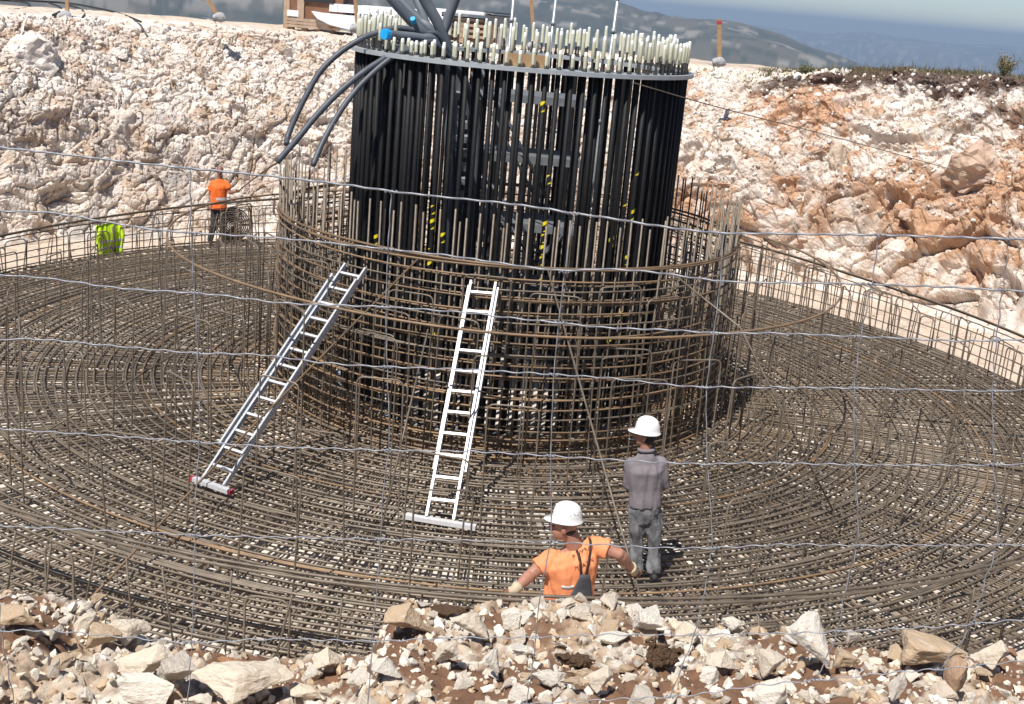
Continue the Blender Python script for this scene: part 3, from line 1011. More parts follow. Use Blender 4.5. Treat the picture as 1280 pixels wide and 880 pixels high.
pipe([(576, -18), (569, 0), (559, 28), (555, 54)], 18.0, 18.1, 0.07, 'conduit', 'conduit', 'grey conduit leaning right out of the bundle above the ring', 'conduit', G, ins(.1, .12))
pipe([(500, 0), (511, 12), (526, 26), (542, 44)], 18.5, 18.4, 0.065, 'conduit', 'conduit', 'short grey conduit behind the bundle with a dark open end', 'conduit', G, ins(0, .3))
pipe([(516, -10), (527, 14), (537, 44), (545, 62)], 18.8, 18.5, 0.06, 'conduit', 'conduit', 'grey conduit standing steeply behind the bundle', 'conduit', G, ins(-.05, .4))
pipe([(483, 43), (500, 45), (525, 48), (545, 56)], 16.95, 17.6, 0.066, 'conduit', 'conduit', 'grey conduit lying over the bolt caps with a bright blue end cap', 'conduit', G, ins(-.15, -.35), 'bluecap')
pipe([(517, 26), (521, 36), (529, 50)], 17.35, 17.6, 0.034, 'conduit', 'conduit', 'thin grey conduit with a small blue plug between the thick ones', 'conduit', G, ins(-.2, -.1), 'bluecap')
G = 'dark hoses hanging over the ring'
pipe([(358, 180), (360, 170), (370, 145), (384, 117), (400, 90), (422, 68), (449, 50), (471, 41), (498, 35), (531, 41), (552, 50)], 16.6, 17.7, 0.040, 'hose', 'hose', 'dark hose arching highest over the left of the ring', 'hose', G, ins(.15, -.3))
pipe([(346, 203), (373, 172), (395, 145), (422, 117), (449, 94), (471, 79), (493, 66), (520, 58), (548, 58)], 16.2, 17.3, 0.042, 'hose', 'hose', 'dark hose reaching farthest left with the tan rope at its end', 'hose', G, ins(.2, -.45))
pipe([(391, 207), (401, 183), (414, 158), (433, 128), (455, 102), (487, 74), (515, 61), (547, 57)], 16.1, 17.2, 0.038, 'hose', 'hose', 'dark hose hanging nearest the drum in front of the bolt sleeves', 'hose', G, ins(.25, -.5))

# string from the ring to the right-hand bank
def strand(pts, rad, m, name, label, cat, sides=5):
    base = Vector(pts[-1])
    mb = MB()
    mb.tube([Vector(p)-base for p in pts], rad, sides)
    o = mb.build(name, M[m], None, True)
    o.location = base
    return tag(o, label, cat)
strand(smooth_path([aty(790, 103, 16.4), aty(905, 136, 18.5), aty(1068, 178, 22), aty(1290, 240, 27.6)], 6), 0.008, 'rebar_dark', 'string_line', 'thin string running from the steel ring to the right-hand rock face', 'string')

# ------------------------------------------------------------------ ladders
def ladder(name_label, base_c, top_c, width, n_rungs, wide_bar, second=None, feet='alu', sz=(0.028, 0.075)):
    base_c, top_c = Vector(base_c), Vector(top_c)
    root = thing('ladder', name_label, 'ladder', base_c, 0, 'aluminium ladders leaning on the cage')
    ax = (top_c-base_c)
    L = ax.length
    ax.normalize()
    return root, ax, L
def make_ladder(label, b1, b2, t1, t2, bar, n_r, ext, am='alu'):
    b1, b2, t1, t2 = (Vector(p) for p in (b1, b2, t1, t2))
    bc = (b1+b2)/2
    root = thing('ladder', label, 'ladder', bc)
    axis = ((t1+t2)/2 - bc)
    L = axis.length
    axis.normalize()
    side = (b2-b1)
    side = (side - axis*side.dot(axis)).normalized()
    nrm = side.cross(axis).normalized()
    if nrm.y > 0: nrm = -nrm           # nrm points to the viewer's side
    rot = Matrix((side, nrm, axis)).transposed()
    w = (t2-t1).length
    def stile(s, off, z0, z1, ww):
        mb = MB()
        c = side*(s*ww/2) + nrm*off + axis*((z0+z1)/2)
        mb.box(c, (0.010, 0.062, z1-z0), rot)
        mb.box(c + side*(-s*0.010) + nrm*0.0265, (0.026, 0.009, z1-z0-0.004), rot)
        mb.box(c + side*(-s*0.010) - nrm*0.0265, (0.026, 0.009, z1-z0-0.004), rot)
        child('stile', mb, M[am], root, smooth=False)
    def rungs(off, z0, z1, ww, n):
        for k in range(n):
            mb = MB()
            mb.box(nrm*off + axis*(z0 + (z1-z0)*(k+0.5)/n), (ww-0.012, 0.034, 0.03), rot)
            child('rung', mb, M[am], root, smooth=False)
    for s in (-1, 1):
        stile(s, 0, 0.04, L, w)
    rungs(0, 0.12, L-0.02, w, n_r)
    if ext:                                    # second section sliding on the first
        e0, e1, e_off = ext
        for s in (-1, 1):
            stile(s, e_off, L*e0, L*e1, w+0.055)
    mb = MB()                                   # stabiliser bar under the feet
    bd = (b2-b1).normalized()
    mb.box((0, 0, 0), (bar, 0.075, 0.05), Matrix((bd, Vector((0, 0, 1)).cross(bd).normalized(), Vector((0, 0, 1)))).transposed())
    sb = child('stabiliser_bar', mb, M[am], root, smooth=False)
    for s in (-1, 1):
        q = MB()
        q.box(bd*(s*(bar/2+0.012)), (0.03, 0.079, 0.054), Matrix((bd, Vector((0, 0, 1)).cross(bd).normalized(), Vector((0, 0, 1)))).transposed())
        f = q.build('end_plug', M['red'] if ext and ext[2] > 0.05 else M['alu'], sb)
    return root
ypr = lambda x: CY - math.sqrt((PR+0.10)**2 - (x-CX)**2)
make_ladder('bright silver ladder leaning on the front of the cage left of the two workers', atz(531, 649, 0.09), atz(568, 655, 0.09), aty(588, 351, 15.16), aty(621, 354, 15.16), 0.80, 11, (0.20, 0.985, -0.05))
make_ladder('grey two-section extension ladder slanting across the left of the cage with red feet', atz(247, 600, 0.09), atz(283, 613, 0.09), aty(431, 328, 15.65), aty(459, 338, 15.5), 0.58, 13, (0.14, 0.93, 0.06), 'alu_shaded')

# ------------------------------------------------------------------ stones
def rock_mesh(name, seed, n=16, squash=(1, 1, 1), sub=2, bev=0.10, rough=0.05, mat='rock'):
    rs = np.random.default_rng(seed)
    bm = bmesh.new()
    for i in range(n):
        v = rs.normal(size=3)
        v /= np.linalg.norm(v)
        v *= rs.uniform(0.78, 1.0)
        bm.verts.new(v*np.array(squash)*0.5)
    bmesh.ops.convex_hull(bm, input=bm.verts)
    bmesh.ops.delete(bm, geom=[v for v in bm.verts if not v.link_faces], context='VERTS')
    if sub > 0:
        bmesh.ops.bevel(bm, geom=list(bm.edges), offset=bev*0.5, segments=1, affect='EDGES', profile=0.5)
        bmesh.ops.triangulate(bm, faces=list(bm.faces))
        for k in range(sub):
            bmesh.ops.subdivide_edges(bm, edges=[e for e in bm.edges if e.calc_length() > 0.075], cuts=1, use_grid_fill=False)
            bmesh.ops.triangulate(bm, faces=list(bm.faces))
        bm.normal_update()
        off = Vector(rs.uniform(0, 50, 3))
        for v in bm.verts:
            a = mnoise.noise(v.co*3.5+off)*rough + mnoise.noise(v.co*10+off)*rough*0.55 + mnoise.noise(v.co*22+off)*rough*0.35 - abs(mnoise.noise(v.co*6-off))*rough*0.9
            v.co += v.normal*a
    me = bpy.data.meshes.new(name)
    bm.to_mesh(me)
    bm.free()
    me.materials.append(M[mat])
    return me
PROTO = [rock_mesh('rock', 100+i, 8+i % 5, (1, rng.uniform(0.7, 1), rng.uniform(0.65, 0.95)), 4, 0.035, 0.030) for i in range(16)]
SMALL = [rock_mesh('rock', 300+i, 14, (1, rng.uniform(0.8, 1), rng.uniform(0.7, 0.95)), 0) for i in range(12)]
CLOD = [rock_mesh('soil_clod', 400+i, 22, (1, 0.9, 0.75), 3, 0.12, 0.13, 'soil') for i in range(3)]
WBLK = [rock_mesh('rock', 500+i, 15, (1, 0.9, 0.85), 4, 0.04, 0.07) for i in range(6)]
def vco(me):
    a = np.empty(len(me.vertices)*3)
    me.vertices.foreach_get('co', a)
    return a.reshape(-1, 3)
VIEW = np.array(cam.matrix_world.inverted())
def project(P):
    Q = P @ VIEW[:3, :3].T + VIEW[:3, 3]
    d = -Q[:, 2]
    return 640 + FPX*Q[:, 0]/d, 440 - FPX*Q[:, 1]/d, d
WP = WALL_P.reshape(-1, 3)
WU, WV, WD = project(WP)
BP = BENCH.reshape(-1, 3)
BU, BV, BD = project(BP)
def pick(u, v, U, V, D, P, tol=6):
    m = (np.abs(U-u) < tol) & (np.abs(V-v) < tol)
    if not m.any():
        m = ((U-u)**2 + (V-v)**2) <= ((U-u)**2 + (V-v)**2).min()+1
    i = np.where(m)[0]
    j = i[np.argmin(D[i] + 0.01*np.hypot(U[i]-u, V[i]-v))]
    return Vector(P[j]), D[j]
WHITE = (0.82, 0.755, 0.655); CREAM = (0.76, 0.655, 0.52); TANC = (0.58, 0.43, 0.285); ORG = (0.40, 0.20, 0.09); GRY = (0.62, 0.55, 0.465); BRN = (0.30, 0.19, 0.11)
def rotm(rz, tx=0.0, ty=0.0): return Euler((tx, ty, rz)).to_matrix()
def place_rock(p, w, h, d, c, label, group=None, proto=None, tilt=0.3, rz=None, sink=0.15, name='rock', cat='rock'):
    me = proto if proto is not None else PROTO[int(rng.integers(len(PROTO)))]
    o = bpy.data.objects.new(name, me)
    col.objects.link(o)
    o.scale = (w, d, h)
    o.rotation_euler = (rng.uniform(-tilt, tilt), rng.uniform(-tilt, tilt), rng.uniform(-.5, .5) if rz is None else rz)
    o.location = Vector(p) + Vector((0, 0, h*(0.5-sink)))
    o.color = (c[0], c[1], c[2], 1)
    return tag(o, label, cat, group)
# landmark stones of the foreground bench: photo pixel of the foot, width and height in photo pixels
FR = [
 (639, 786, 26, 32, WHITE, 'upright white stone at the crest left of the orange worker'),
 (811, 792, 44, 50, WHITE, 'pointed white stone standing on the crest below the worker\'s gloved right hand'),
 (765, 801, 46, 18, WHITE, 'flat white slab between the orange worker and the pointed white stone'),
 (548, 826, 46, 46, CREAM, 'yellowish angular stone below the brown crest boulder'),
 (512, 790, 66, 46, TANC, 'brown stained boulder at the left end of the raised mound'),
 (588, 798, 52, 40, CREAM, 'cream block beside the brown boulder on the raised mound'),
 (617, 846, 22, 44, WHITE, 'narrow white upright stone in the middle of the mound'),
 (684, 856, 44, 36, WHITE, 'white wedge-shaped stone low in the middle of the mound'),
 (717, 855, 36, 26, TANC, 'rounded tan stone beside the white wedge'),
 (744, 868, 44, 46, CREAM, 'pale cream stone beside the rounded tan one at the frame\'s bottom'),
 (1005, 842, 56, 84, WHITE, 'tallest white block standing upright on the right of the bench'),
 (907, 840, 48, 32, CREAM, 'oval cream stone left of the flat white one'),
 (960, 845, 44, 50, CREAM, 'cream stone leaning against the left of the tallest white block'),
 (966, 884, 54, 40, WHITE, 'flat-topped white stone below the tallest white block'),
 (1053, 838, 40, 38, TANC, 'orange-tan stone right of the tallest white block'),
 (1152, 838, 100, 58, TANC, 'largest brown boulder with a pale broken face at the right'),
 (1194, 866, 30, 66, (0.50, 0.33, 0.21), 'reddish narrow slab beside the largest brown boulder'),
 (1232, 832, 50, 46, CREAM, 'cream block right of the reddish slab'),
 (1262, 800, 44, 22, ORG, 'small orange-brown stone at the right edge of the crest'),
 (1116, 874, 30, 56, WHITE, 'long white stone below the largest brown boulder'),
 (1060, 790, 22, 28, GRY, 'small grey stone on the crest right of the tallest white block'),
 (24, 796, 62, 48, TANC, 'big tan boulder at the left end of the crest'),
 (66, 800, 30, 28, GRY, 'dusky grey stone next to the leftmost tan boulder'),
 (122, 808, 50, 42, TANC, 'tan boulder, second along the left crest'),
 (160, 808, 50, 38, CREAM, 'pale tan boulder, third along the left crest'),
 (63, 846, 24, 28, GRY, 'light grey stone below the left crest boulders'),
 (161, 852, 100, 54, CREAM, 'broad pale slab in the lower left'),
 (222, 858, 56, 54, GRY, 'pale grey block right of the broad slab'),
 (178, 886, 76, 42, WHITE, 'broken white block at the bottom edge in the lower left'),
 (302, 884, 116, 60, CREAM, 'broad cream ledge stone at the bottom edge below the mat'),
 (298, 836, 64, 32, ORG, 'rust-stained stone on top of the broad cream ledge'),
 (416, 838, 46, 38, CREAM, 'cream stone at the crest just left of the raised mound'),
 (446, 858, 36, 34, WHITE, 'white stone below the left end of the raised mound'),
 (248, 884, 50, 32, WHITE, 'small white block at the bottom edge beside the broad ledge'),
 (376, 884, 44, 30, CREAM, 'cream stone at the bottom edge right of the broad ledge'),
 (484, 850, 40, 34, WHITE, 'white stone under the brown boulder'),
 (860, 800, 40, 30, CREAM, 'pale stone on the crest right of the pointed white stone'),
 (915, 786, 30, 28, WHITE, 'small bright stone on the crest above the oval cream one'),
]
for u, v, w, h, c, lab in FR:
    p, d = pick(u, min(v, 879), BU, BV, BD, BP)
    s = d/FPX
    place_rock(p, w*s*1.32, h*s*1.32, (0.55*w+0.35*h)*s*1.25, c, lab, 'named stones of the foreground mound', tilt=0.16, sink=0.14)
for i, (u, v, w, h, lab) in enumerate(((720, 832, 56, 42, 'lump of brown soil in the middle of the mound'), (826, 826, 46, 44, 'lump of brown soil below the pointed white stone'), (556, 760, 50, 20, 'lump of brown soil on top of the mound beside the brown boulder'))):
    p, d = pick(u, v, BU, BV, BD, BP)
    s = d/FPX
    place_rock(p, w*s*1.1, h*s, w*s*0.8, BRN, lab, 'soil lumps on the mound', CLOD[i], 0.2, sink=0.25, name='soil_clod', cat='soil')
# the many look-alike stones of the bench
vis = np.where((BU > -30) & (BU < 1310) & (BV > 735) & (BV < 895) & (BP[:, 1] < 5.35))[0]
pal = [WHITE, WHITE, CREAM, CREAM, (0.68, 0.58, 0.47), GRY, TANC]
used = []
cnt = 0
while cnt < 238:
    i = int(rng.choice(vis))
    s = 0.045 + 0.125*rng.random()**2.0
    q = BP[i]
    if any((q[0]-a)**2 + (q[1]-b)**2 < (0.42*(s+t))**2 for a, b, t in used):
        continue
    used.append((q[0], q[1], s))
    place_rock(q, s*rng.uniform(.9, 1.4), s*rng.uniform(.6, 1.0), s*rng.uniform(.8, 1.1), pal[int(rng.integers(7))], 'small pale limestone piece lying loose among the foreground rubble', 'loose limestone pieces of the foreground', tilt=0.5, rz=rng.uniform(0, 6.3), sink=0.3)
    cnt += 1
def heap(name, label, pts, sizes, seeds, colm):
    vs, fs = [], []
    o_ = 0
    tones = []
    cos = [vco(m) for m in SMALL]
    pol = [[tuple(p.vertices) for p in m.polygons] for m in SMALL]
    rs = np.random.default_rng(seeds)
    for p, s in zip(pts, sizes):
        k = int(rs.integers(len(SMALL)))
        Rm = np.array(Euler(rs.uniform(0, 6.28, 3)).to_matrix())
        v = (cos[k]*np.array([s*rs.uniform(.8, 1.4), s, s*rs.uniform(.7, 1)])) @ Rm.T + p
        vs.append(v)
        fs += [tuple(i+o_ for i in f) for f in pol[k]]
        o_ += len(v)
        c = np.array(colm[int(rs.integers(len(colm)))])*rs.uniform(.8, 1.12)
        tones.append(np.repeat(c[None], len(v), 0))
    V = np.concatenate(vs)
    me = bpy.data.meshes.new(name)
    me.from_pydata(V.tolist(), [], fs)
    me.materials.append(M['bench'])
    at = me.color_attributes.new('tone', 'FLOAT_COLOR', 'POINT')
    T = np.concatenate(tones)
    at.data.foreach_set('color', np.concatenate([T, np.ones((len(T), 1))], 1).astype(np.float32).ravel())
    o = link(name, me)
    return tag(o, label, kind='stuff')
idx = rng.choice(vis, 2700)
heap('rubble', 'fine pale rubble strewn over the foreground mound', BP[idx] + np.array([0, 0, 0.004]), 0.012 + 0.07*rng.random(2700)**2.2, 5, [WHITE, CREAM, GRY, TANC, WHITE])
# loose stones on the upper slope of the excavation
wsel = np.where((wW > 0.34) & (wO < 0.12) & (wTH > a0+0.02) & (wTH < a1-0.02))[0]
idx = rng.choice(wsel, 4600)
sz = 0.04 + 0.16*rng.random(4600)**3.2
heap('rubble', 'loose pale stones covering the upper slope of the excavation', WP[idx] + np.array([0, -0.01, 0.02]), sz, 6, [LIME, LIME_W, LIME_W, (0.52, 0.42, 0.33), (0.48, 0.36, 0.27), GRY])
wsel = np.where((wO > 0.0) & (wO < 0.30) & (np.cos(wTH) > -0.30) & (np.cos(wTH) < 0.5))[0]
idx = rng.choice(wsel, 1300)
heap('rubble', 'bright white stones heaped along the rim right of the steel ring', WP[idx] + np.array([0, 0, 0.03]), 0.07 + 0.22*rng.random(1300)**2.2, 9, [WHITE, WHITE, LIME_W, CREAM])
wsel = np.where((wW > 0.02) & (wW < 0.34))[0]
idx = rng.choice(wsel, 900)
heap('rubble', 'small fallen stones on the ledges of the lower rock face', WP[idx], 0.04 + 0.10*rng.random(900)**3, 8, [LIME, LIME_W, TAN, GRY])
wR = np.hypot(WP[:, 0]-CX, WP[:, 1]-CY)
wsel = np.where((wW < 0.005) & (wR > 10.95))[0]
idx = rng.choice(wsel, 700)
heap('rubble', 'small stones and crumbs scattered on the floor at the foot of the rock face', WP[idx] + np.array([0, 0, 0.01]), 0.025 + 0.11*rng.random(700)**3.5, 12, [LIME, LIME_W, TAN, DUST])
WR = [
 (30, 92, 74, 58, LIME_W, 'big rounded pale boulder high on the left of the slope'),
 (145, 190, 66, 62, GRY, 'grey block bulging from the left slope above the yellow jacket'),
 (150, 72, 26, 18, LIME_W, 'pale flat stone on the upper left slope, lower of a loose pair'),
 (180, 68, 16, 14, LIME_W, 'small square pale stone on the upper left slope'),
 (255, 98, 18, 20, BRN, 'small brown stone in a dark hollow of the left slope'),
 (205, 215, 40, 26, LIME, 'pale stone on the slope left of the far worker'),
 (325, 205, 44, 34, LIME_W, 'pale block on the slope behind the far worker\'s rope'),
 (300, 205, 30, 26, LIME, 'pale stone just right of the far worker\'s head'),
 (975, 245, 92, 56, ORG, 'wide brown-stained block on the right slope behind the pedestal cage'),
 (1047, 235, 36, 58, TAN, 'tall tan block beside the wide brown-stained one'),
 (1112, 245, 58, 46, GRY, 'grey block between the tan and the orange boulders'),
 (1228, 240, 96, 74, ORG, 'largest orange boulder on the right slope'),
 (1156, 245, 30, 30, LIME_W, 'pale block left of the largest orange boulder'),
 (1085, 285, 62, 28, TAN, 'tan slab under the grey block on the right slope'),
 (880, 144, 20, 12, LIME_W, 'flat white stone on the slope just right of the steel ring'),
 (892, 212, 24, 16, GRY, 'grey slab on the slope right of the black bolts'),
 (1136, 285, 30, 20, ORG, 'dark orange stone under the grey block'),
 (1226, 144, 20, 14, LIME_W, 'white stone on the upper right slope under the dark soil'),
 (1200, 330, 60, 44, LIME_W, 'white block low on the right rock face'),
 (1130, 335, 54, 40, LIME, 'pale block low on the right face left of the white one'),
]
for u, v, w, h, c, lab in WR:
    p, d = pick(u, v, WU, WV, WD, WP, 5)
    s = d/FPX
    place_rock(p + Vector((0, 0.60*w*s, 0)), w*s*1.25, h*s*1.4, w*s*1.1, tuple(0.55*a + 0.45*b_ for a, b_ in zip(c, LIME)), lab, 'blocks in the excavation slope', proto=WBLK[int(rng.integers(6))], tilt=0.25, sink=0.22)

# ------------------------------------------------------------------ wire fence close to the camera
YF = 2.2
H_ = [
 [(-20, 181), (0, 184), (182, 205), (356, 222), (449, 233), (493, 240), (572, 248), (660, 257), (717, 267), (760, 272), (830, 284), (901, 292), (960, 292), (1108, 294), (1280, 299), (1300, 300)],
 [(-20, 263), (0, 264), (73, 265), (120, 276), (204, 289), (356, 298), (493, 312), (572, 321), (660, 334), (704, 340), (753, 335), (800, 338), (861, 346), (907, 353), (1042, 354), (1167, 358), (1280, 364), (1300, 365)],
 [(-20, 342), (0, 344), (59, 347), (148, 361), (245, 366), (320, 374), (340, 379), (493, 384), (577, 390), (660, 400), (698, 403), (753, 410), (839, 412), (892, 417), (960, 416), (1075, 421), (1108, 422), (1197, 427), (1280, 424), (1300, 424)],
 [(-20, 425), (0, 424), (44, 423), (148, 433), (247, 442), (320, 442), (413, 455), (489, 459), (563, 461), (690, 468), (760, 472), (860, 484), (1067, 485), (1242, 489), (1280, 487), (1300, 487)],
 [(-20, 534), (0, 536), (139, 545), (254, 553), (343, 559), (489, 563), (587, 564), (692, 570), (753, 574), (880, 581), (929, 578), (1071, 581), (1205, 582), (1280, 580), (1300, 580)],
 [(-20, 656), (0, 657), (244, 669), (352, 672), (480, 674), (677, 677), (753, 681), (815, 685), (898, 685), (977, 680), (1074, 682), (1252, 681), (1300, 681)],
 [(-20, 789), (0, 789), (56, 787), (150, 796), (240, 804), (337, 798), (466, 802), (571, 797), (676, 797), (735, 793), (860, 794), (1012, 791), (1081, 788), (1184, 783), (1280, 774), (1300, 773)],
 [(-20, 905), (300, 900), (500, 892), (683, 878), (860, 870), (943, 857), (1046, 848), (1132, 839), (1184, 836), (1280, 826), (1300, 824)],
]
V_ = [
 [(-8, 540), (-4, 657), (0, 789), (15, 860), (20, 900)],
 [(238, 212), (239, 300), (242, 358), (248, 443), (250, 551), (244, 616), (244, 669), (240, 804), (235, 879), (233, 900)],
 [(489, 240), (485, 312), (482, 384), (484, 459), (488, 563), (479, 600), (476, 673), (466, 801), (460, 879), (458, 895)],
 [(717, 267), (706, 340), (698, 403), (692, 467), (688, 570), (690, 676), (673, 748), (671, 797), (658, 879), (655, 900)],
 [(904, 292), (901, 353), (892, 417), (882, 484), (884, 580), (892, 682), (869, 796), (850, 836), (838, 872)],
 [(1099, 294), (1090, 357), (1075, 421), (1067, 485), (1068, 580), (1075, 681), (1053, 743), (1050, 790), (1019, 850)],
 [(1262, 299), (1253, 363), (1245, 425), (1240, 488), (1242, 582), (1250, 681), (1232, 719), (1218, 781), (1175, 836)],
]
fence = thing('wire_fence', 'slack galvanised wire fence of wide squares close to the camera', 'fence', (0, YF, 4.2))
foff = Vector((0, YF, 4.2))
def wire(pix, rad, name, wob=0.0009):
    us = []
    for (x0, y0), (x1, y1) in zip(pix[:-1], pix[1:]):
        m = max(1, int(math.hypot(x1-x0, y1-y0)/7))
        us += [(x0+(x1-x0)*k/m, y0+(y1-y0)*k/m) for k in range(m)]
    us.append(pix[-1])
    us = np.array(us)
    for _ in range(2):
        q_ = us.copy()
        for k in range(1, len(us)-1):
            w_ = min(3, k, len(us)-1-k)
            q_[k] = us[k-w_:k+w_+1].mean(0)
        us = q_
    pts = [aty(u, v, YF) for u, v in us]
    out = []
    for i, p in enumerate(pts):
        s = 1 if name == 'line_wire' else 0.6
        out.append(p - foff + Vector((0, 0.004*math.sin(i*1.3), 0)) + Vector((0 if s == 1 else 1, 0, s))*(wob*s*(mnoise.noise(Vector((i*0.31, pix[0][1]*0.1, 0))) + 0.5*mnoise.noise(Vector((i*0.9, pix[0][1], 3))))))
    if name == 'line_wire':
        out = [out[0] + Vector((-2.5, 0, 0.03))] + out + [out[-1] + Vector((2.5, 0, 0.02))]
    mb = MB()
    mb.tube(out, rad, 6)
    return child(name, mb, M['wire'], fence)
for i, pts in enumerate(H_):
    wire(pts, (0.0020, 0.0018, 0.0016, 0.0014, 0.0013, 0.0012, 0.0012, 0.0012)[i], 'line_wire')
for pts in V_:
    wire(pts, 0.0012, 'stay_wire', 0.0018)
for s in (-1, 1):          # the same wires carried on to the posts outside the frame
    for k in range(8):
        x = s*(1.22 + 0.3*k)
        u_ = -20 if s < 0 else 1300
        tops = [aty(u_, h_[0][1] if s < 0 else h_[-1][1], YF).z - foff.z for h_ in (H_[0], H_[-1])]
        mb = MB()
        mb.tube([(x, 0, tops[0]+0.02), (x+0.006, 0.003, (tops[0]+tops[1])/2), (x, 0, tops[1])], 0.0012, 5)
        child('stay_wire', mb, M['wire'], fence)
def yat(pix, x):
    for (x0, y0), (x1, y1) in zip(pix[:-1], pix[1:]):
        if x0 <= x <= x1:
            return y0 + (y1-y0)*(x-x0)/(x1-x0)
for v in V_:
    mb = MB()
    for hline in H_:
        best = None
        for (x0, y0), (x1, y1) in zip(v[:-1], v[1:]):
            for t in np.linspace(0, 1, 12):
                x, y = x0+(x1-x0)*t, y0+(y1-y0)*t
                yy = yat(hline, x)
                if yy is not None and (best is None or abs(yy-y) < best[0]):
                    best = (abs(yy-y), x, yy)
        if best and best[0] < 14:
            p = aty(best[1], best[2], YF) - foff
            mb = MB()
            mb.tube([p + Vector((0.011*t, 0.0028*math.cos(t*9), 0.0028*math.sin(t*9))) for t in np.linspace(-1, 1, 12)], 0.0013, 5)
            child('wire_knot', mb, M['wire'], fence)
for s in (-1, 1):
    mb = MB()
    x = 3.42*s
    mb.tube([(x, YF+0.02, bz(x, YF)-0.3), (x, YF+0.02, 5.75)], 0.025, 8)
    p = mb.build('fence_post', M['galv'], None, True)
    tag(p, 'galvanised post carrying the wire fence, outside the frame to the ' + ('left' if s < 0 else 'right'), 'post')

# ------------------------------------------------------------------ stakes on the rim
def stake(u0, v0, u1, v1, y, label, w=0.085, tip=None):
    p1 = aty(u1, v1, y)
    p0 = aty(u0, v0, y)
    root = thing('stake', label, 'stake', p1, 0, 'wooden stakes along the rim')
    d = (p0-p1)
    mb = MB()
    n = d.normalized()
    a = n.cross(Vector((0, 1, 0))).normalized()
    b = n.cross(a)
    rot = Matrix((a, b, n)).transposed()
    mb.box(d*0.5, (w, w*0.7, d.length), rot)
    child('post', mb, M['wood'], root, smooth=False)
    if tip:
        q = MB()
        q.box(d*0.93, (w*1.15, w*0.85, d.length*0.07), rot)
        child('red_mark', q, M['red'], root, smooth=False)
    me = rock_mesh('concrete_foot', 77, 14, (1.0, 0.8, 0.55), 2, 0.1, 0.03, 'concrete')
    o = bpy.data.objects.new('concrete_foot', me)
    col.objects.link(o)
    o.parent = root
    o.scale = (0.55*y/34, 0.5, 0.6)
    o.location = (0, -0.05, 0.05)
    return root
stake(84, -40, 84, 22, 31, 'upright stake in a grey concrete foot at the top left rim beside the coiled cable')
stake(252, -12, 276, 24, 31.5, 'stake tilted to the left in a concrete foot on the left rim')
stake(442, -30, 447, 38, 31, 'reddish upright stake in front of the white tarp')
stake(664, 0, 668, 60, 31, 'stake seen just behind the scaffold poles of the drum')
stake(899, 24, 899, 80, 31, 'upright stake with a red mark in a concrete foot right of the steel ring', 0.10, True)

# cables on the sandy rim
def rim_cable(pts, label):
    P3 = []
    for u, v in pts:
        p = atz(u, v, 4.53)
        P3.append(p)
    strand(smooth_path(P3, 7), 0.032, 'black', 'cable', label, 'cable')
rim_cable([(-10, -3), (40, 1), (85, 4), (120, 10), (150, 17), (176, 27)], 'dark cable snaking along the sandy rim past the first stake')
rim_cable([(-10, 12), (20, 12), (36, 9), (34, 4), (16, 1), (-10, 0)], 'dark cable looping at the far left of the sandy rim')
rim_cable([(60, 3), (75, 9), (74, 15), (66, 19)], 'short dark cable end beside the first stake')
rim_cable([(82, 6), (98, 10), (106, 17), (103, 22)], 'dark cable end curling right of the first stake')

# ------------------------------------------------------------------ sheds behind the rim
def frame_at(u, v, y):
    return aty(u, v, y)
YS = 37.0
p0 = aty(400, 40, YS)
S = (YS*0.97)/FPX                 # metres per photo pixel there
GZ = 4.1
hut = thing('timber_hut', 'small brown timber hut with a white panel beside the white tarp', 'hut', (p0.x, YS, p0.z-0.15))
def pb(root, name, u0, v0, u1, v1, depth, m, dy=0.0, base=None):
    """a real box spanning the given patch at the root's distance"""
    b = root.location
    a, c = aty(u0, v0, YS+dy), aty(u1, v1, YS+dy)
    mb = MB()
    xc_, zc_ = (a.x+c.x)/2 - b.x, (a.z+c.z)/2 - b.z
    mb.box((xc_, dy + depth/2, zc_), (abs(c.x-a.x), depth, abs(a.z-c.z)))
    return child(name, mb, M[m], root, smooth=False)
w_ = pb(hut, 'wall', 360, -40, 428, 27, 2.4, 'brownboard')
pb(hut, 'corner_post', 356, -40, 361, 38, 0.12, 'palewood', -0.03)
pb(hut, 'door_frame', 373, -40, 379, 36, 0.10, 'palewood', -0.05)
pb(hut, 'white_panel', 359, 12, 373, 21, 0.05, 'white', -0.06)
pb(hut, 'opening_shade', 380, -8, 417, 5, 0.06, 'black', -0.07)  # solid black box standing for the shade inside the open top band
pb(hut, 'roof', 352, -48, 434, -40, 2.9, 'white', -0.3)
for k in range(3):
    pb(hut, 'pallet_board', 357, 25+k*4, 424, 27.5+k*4, 0.1, 'palewood', -0.12-0.02*k)
for k in range(4):
    pb(hut, 'pallet_foot', 360+k*17, 33, 366+k*17, 42, 0.3, 'palewood', -0.02)
# tarp-covered load: a hull-shaped white sheet, dark cloth and a ribbed sheet on top
p1 = aty(450, 45, YS)
tarp = thing('covered_load', 'load wrapped in a white sheet with dark blue cloth under a ribbed white top', 'tarpaulin', (p1.x, YS, p1.z))
outl = [(389, 14), (400, 16), (430, 19), (470, 22), (520, 24), (560, 26), (560, 52), (520, 49), (470, 44), (440, 38), (412, 31), (396, 23)]
mb = MB()
n = len(outl)
vs = [aty(u, v, YS-0.4) - tarp.location for u, v in outl] + [aty(u, v, YS-0.4) - tarp.location + Vector((0, 1.6, 0)) for u, v in outl]
mb.add(vs, [tuple(range(n-1, -1, -1)), tuple(range(n, 2*n))] + [(i, (i+1) % n, (i+1) % n+n, i+n) for i in range(n)])
child('white_sheet', mb, M['white'], tarp, smooth=False)
b = MB()
pts = [(405, 14), (415, 11), (425, 17), (432, 10), (445, 15), (470, 17), (500, 18), (540, 20), (565, 22)]
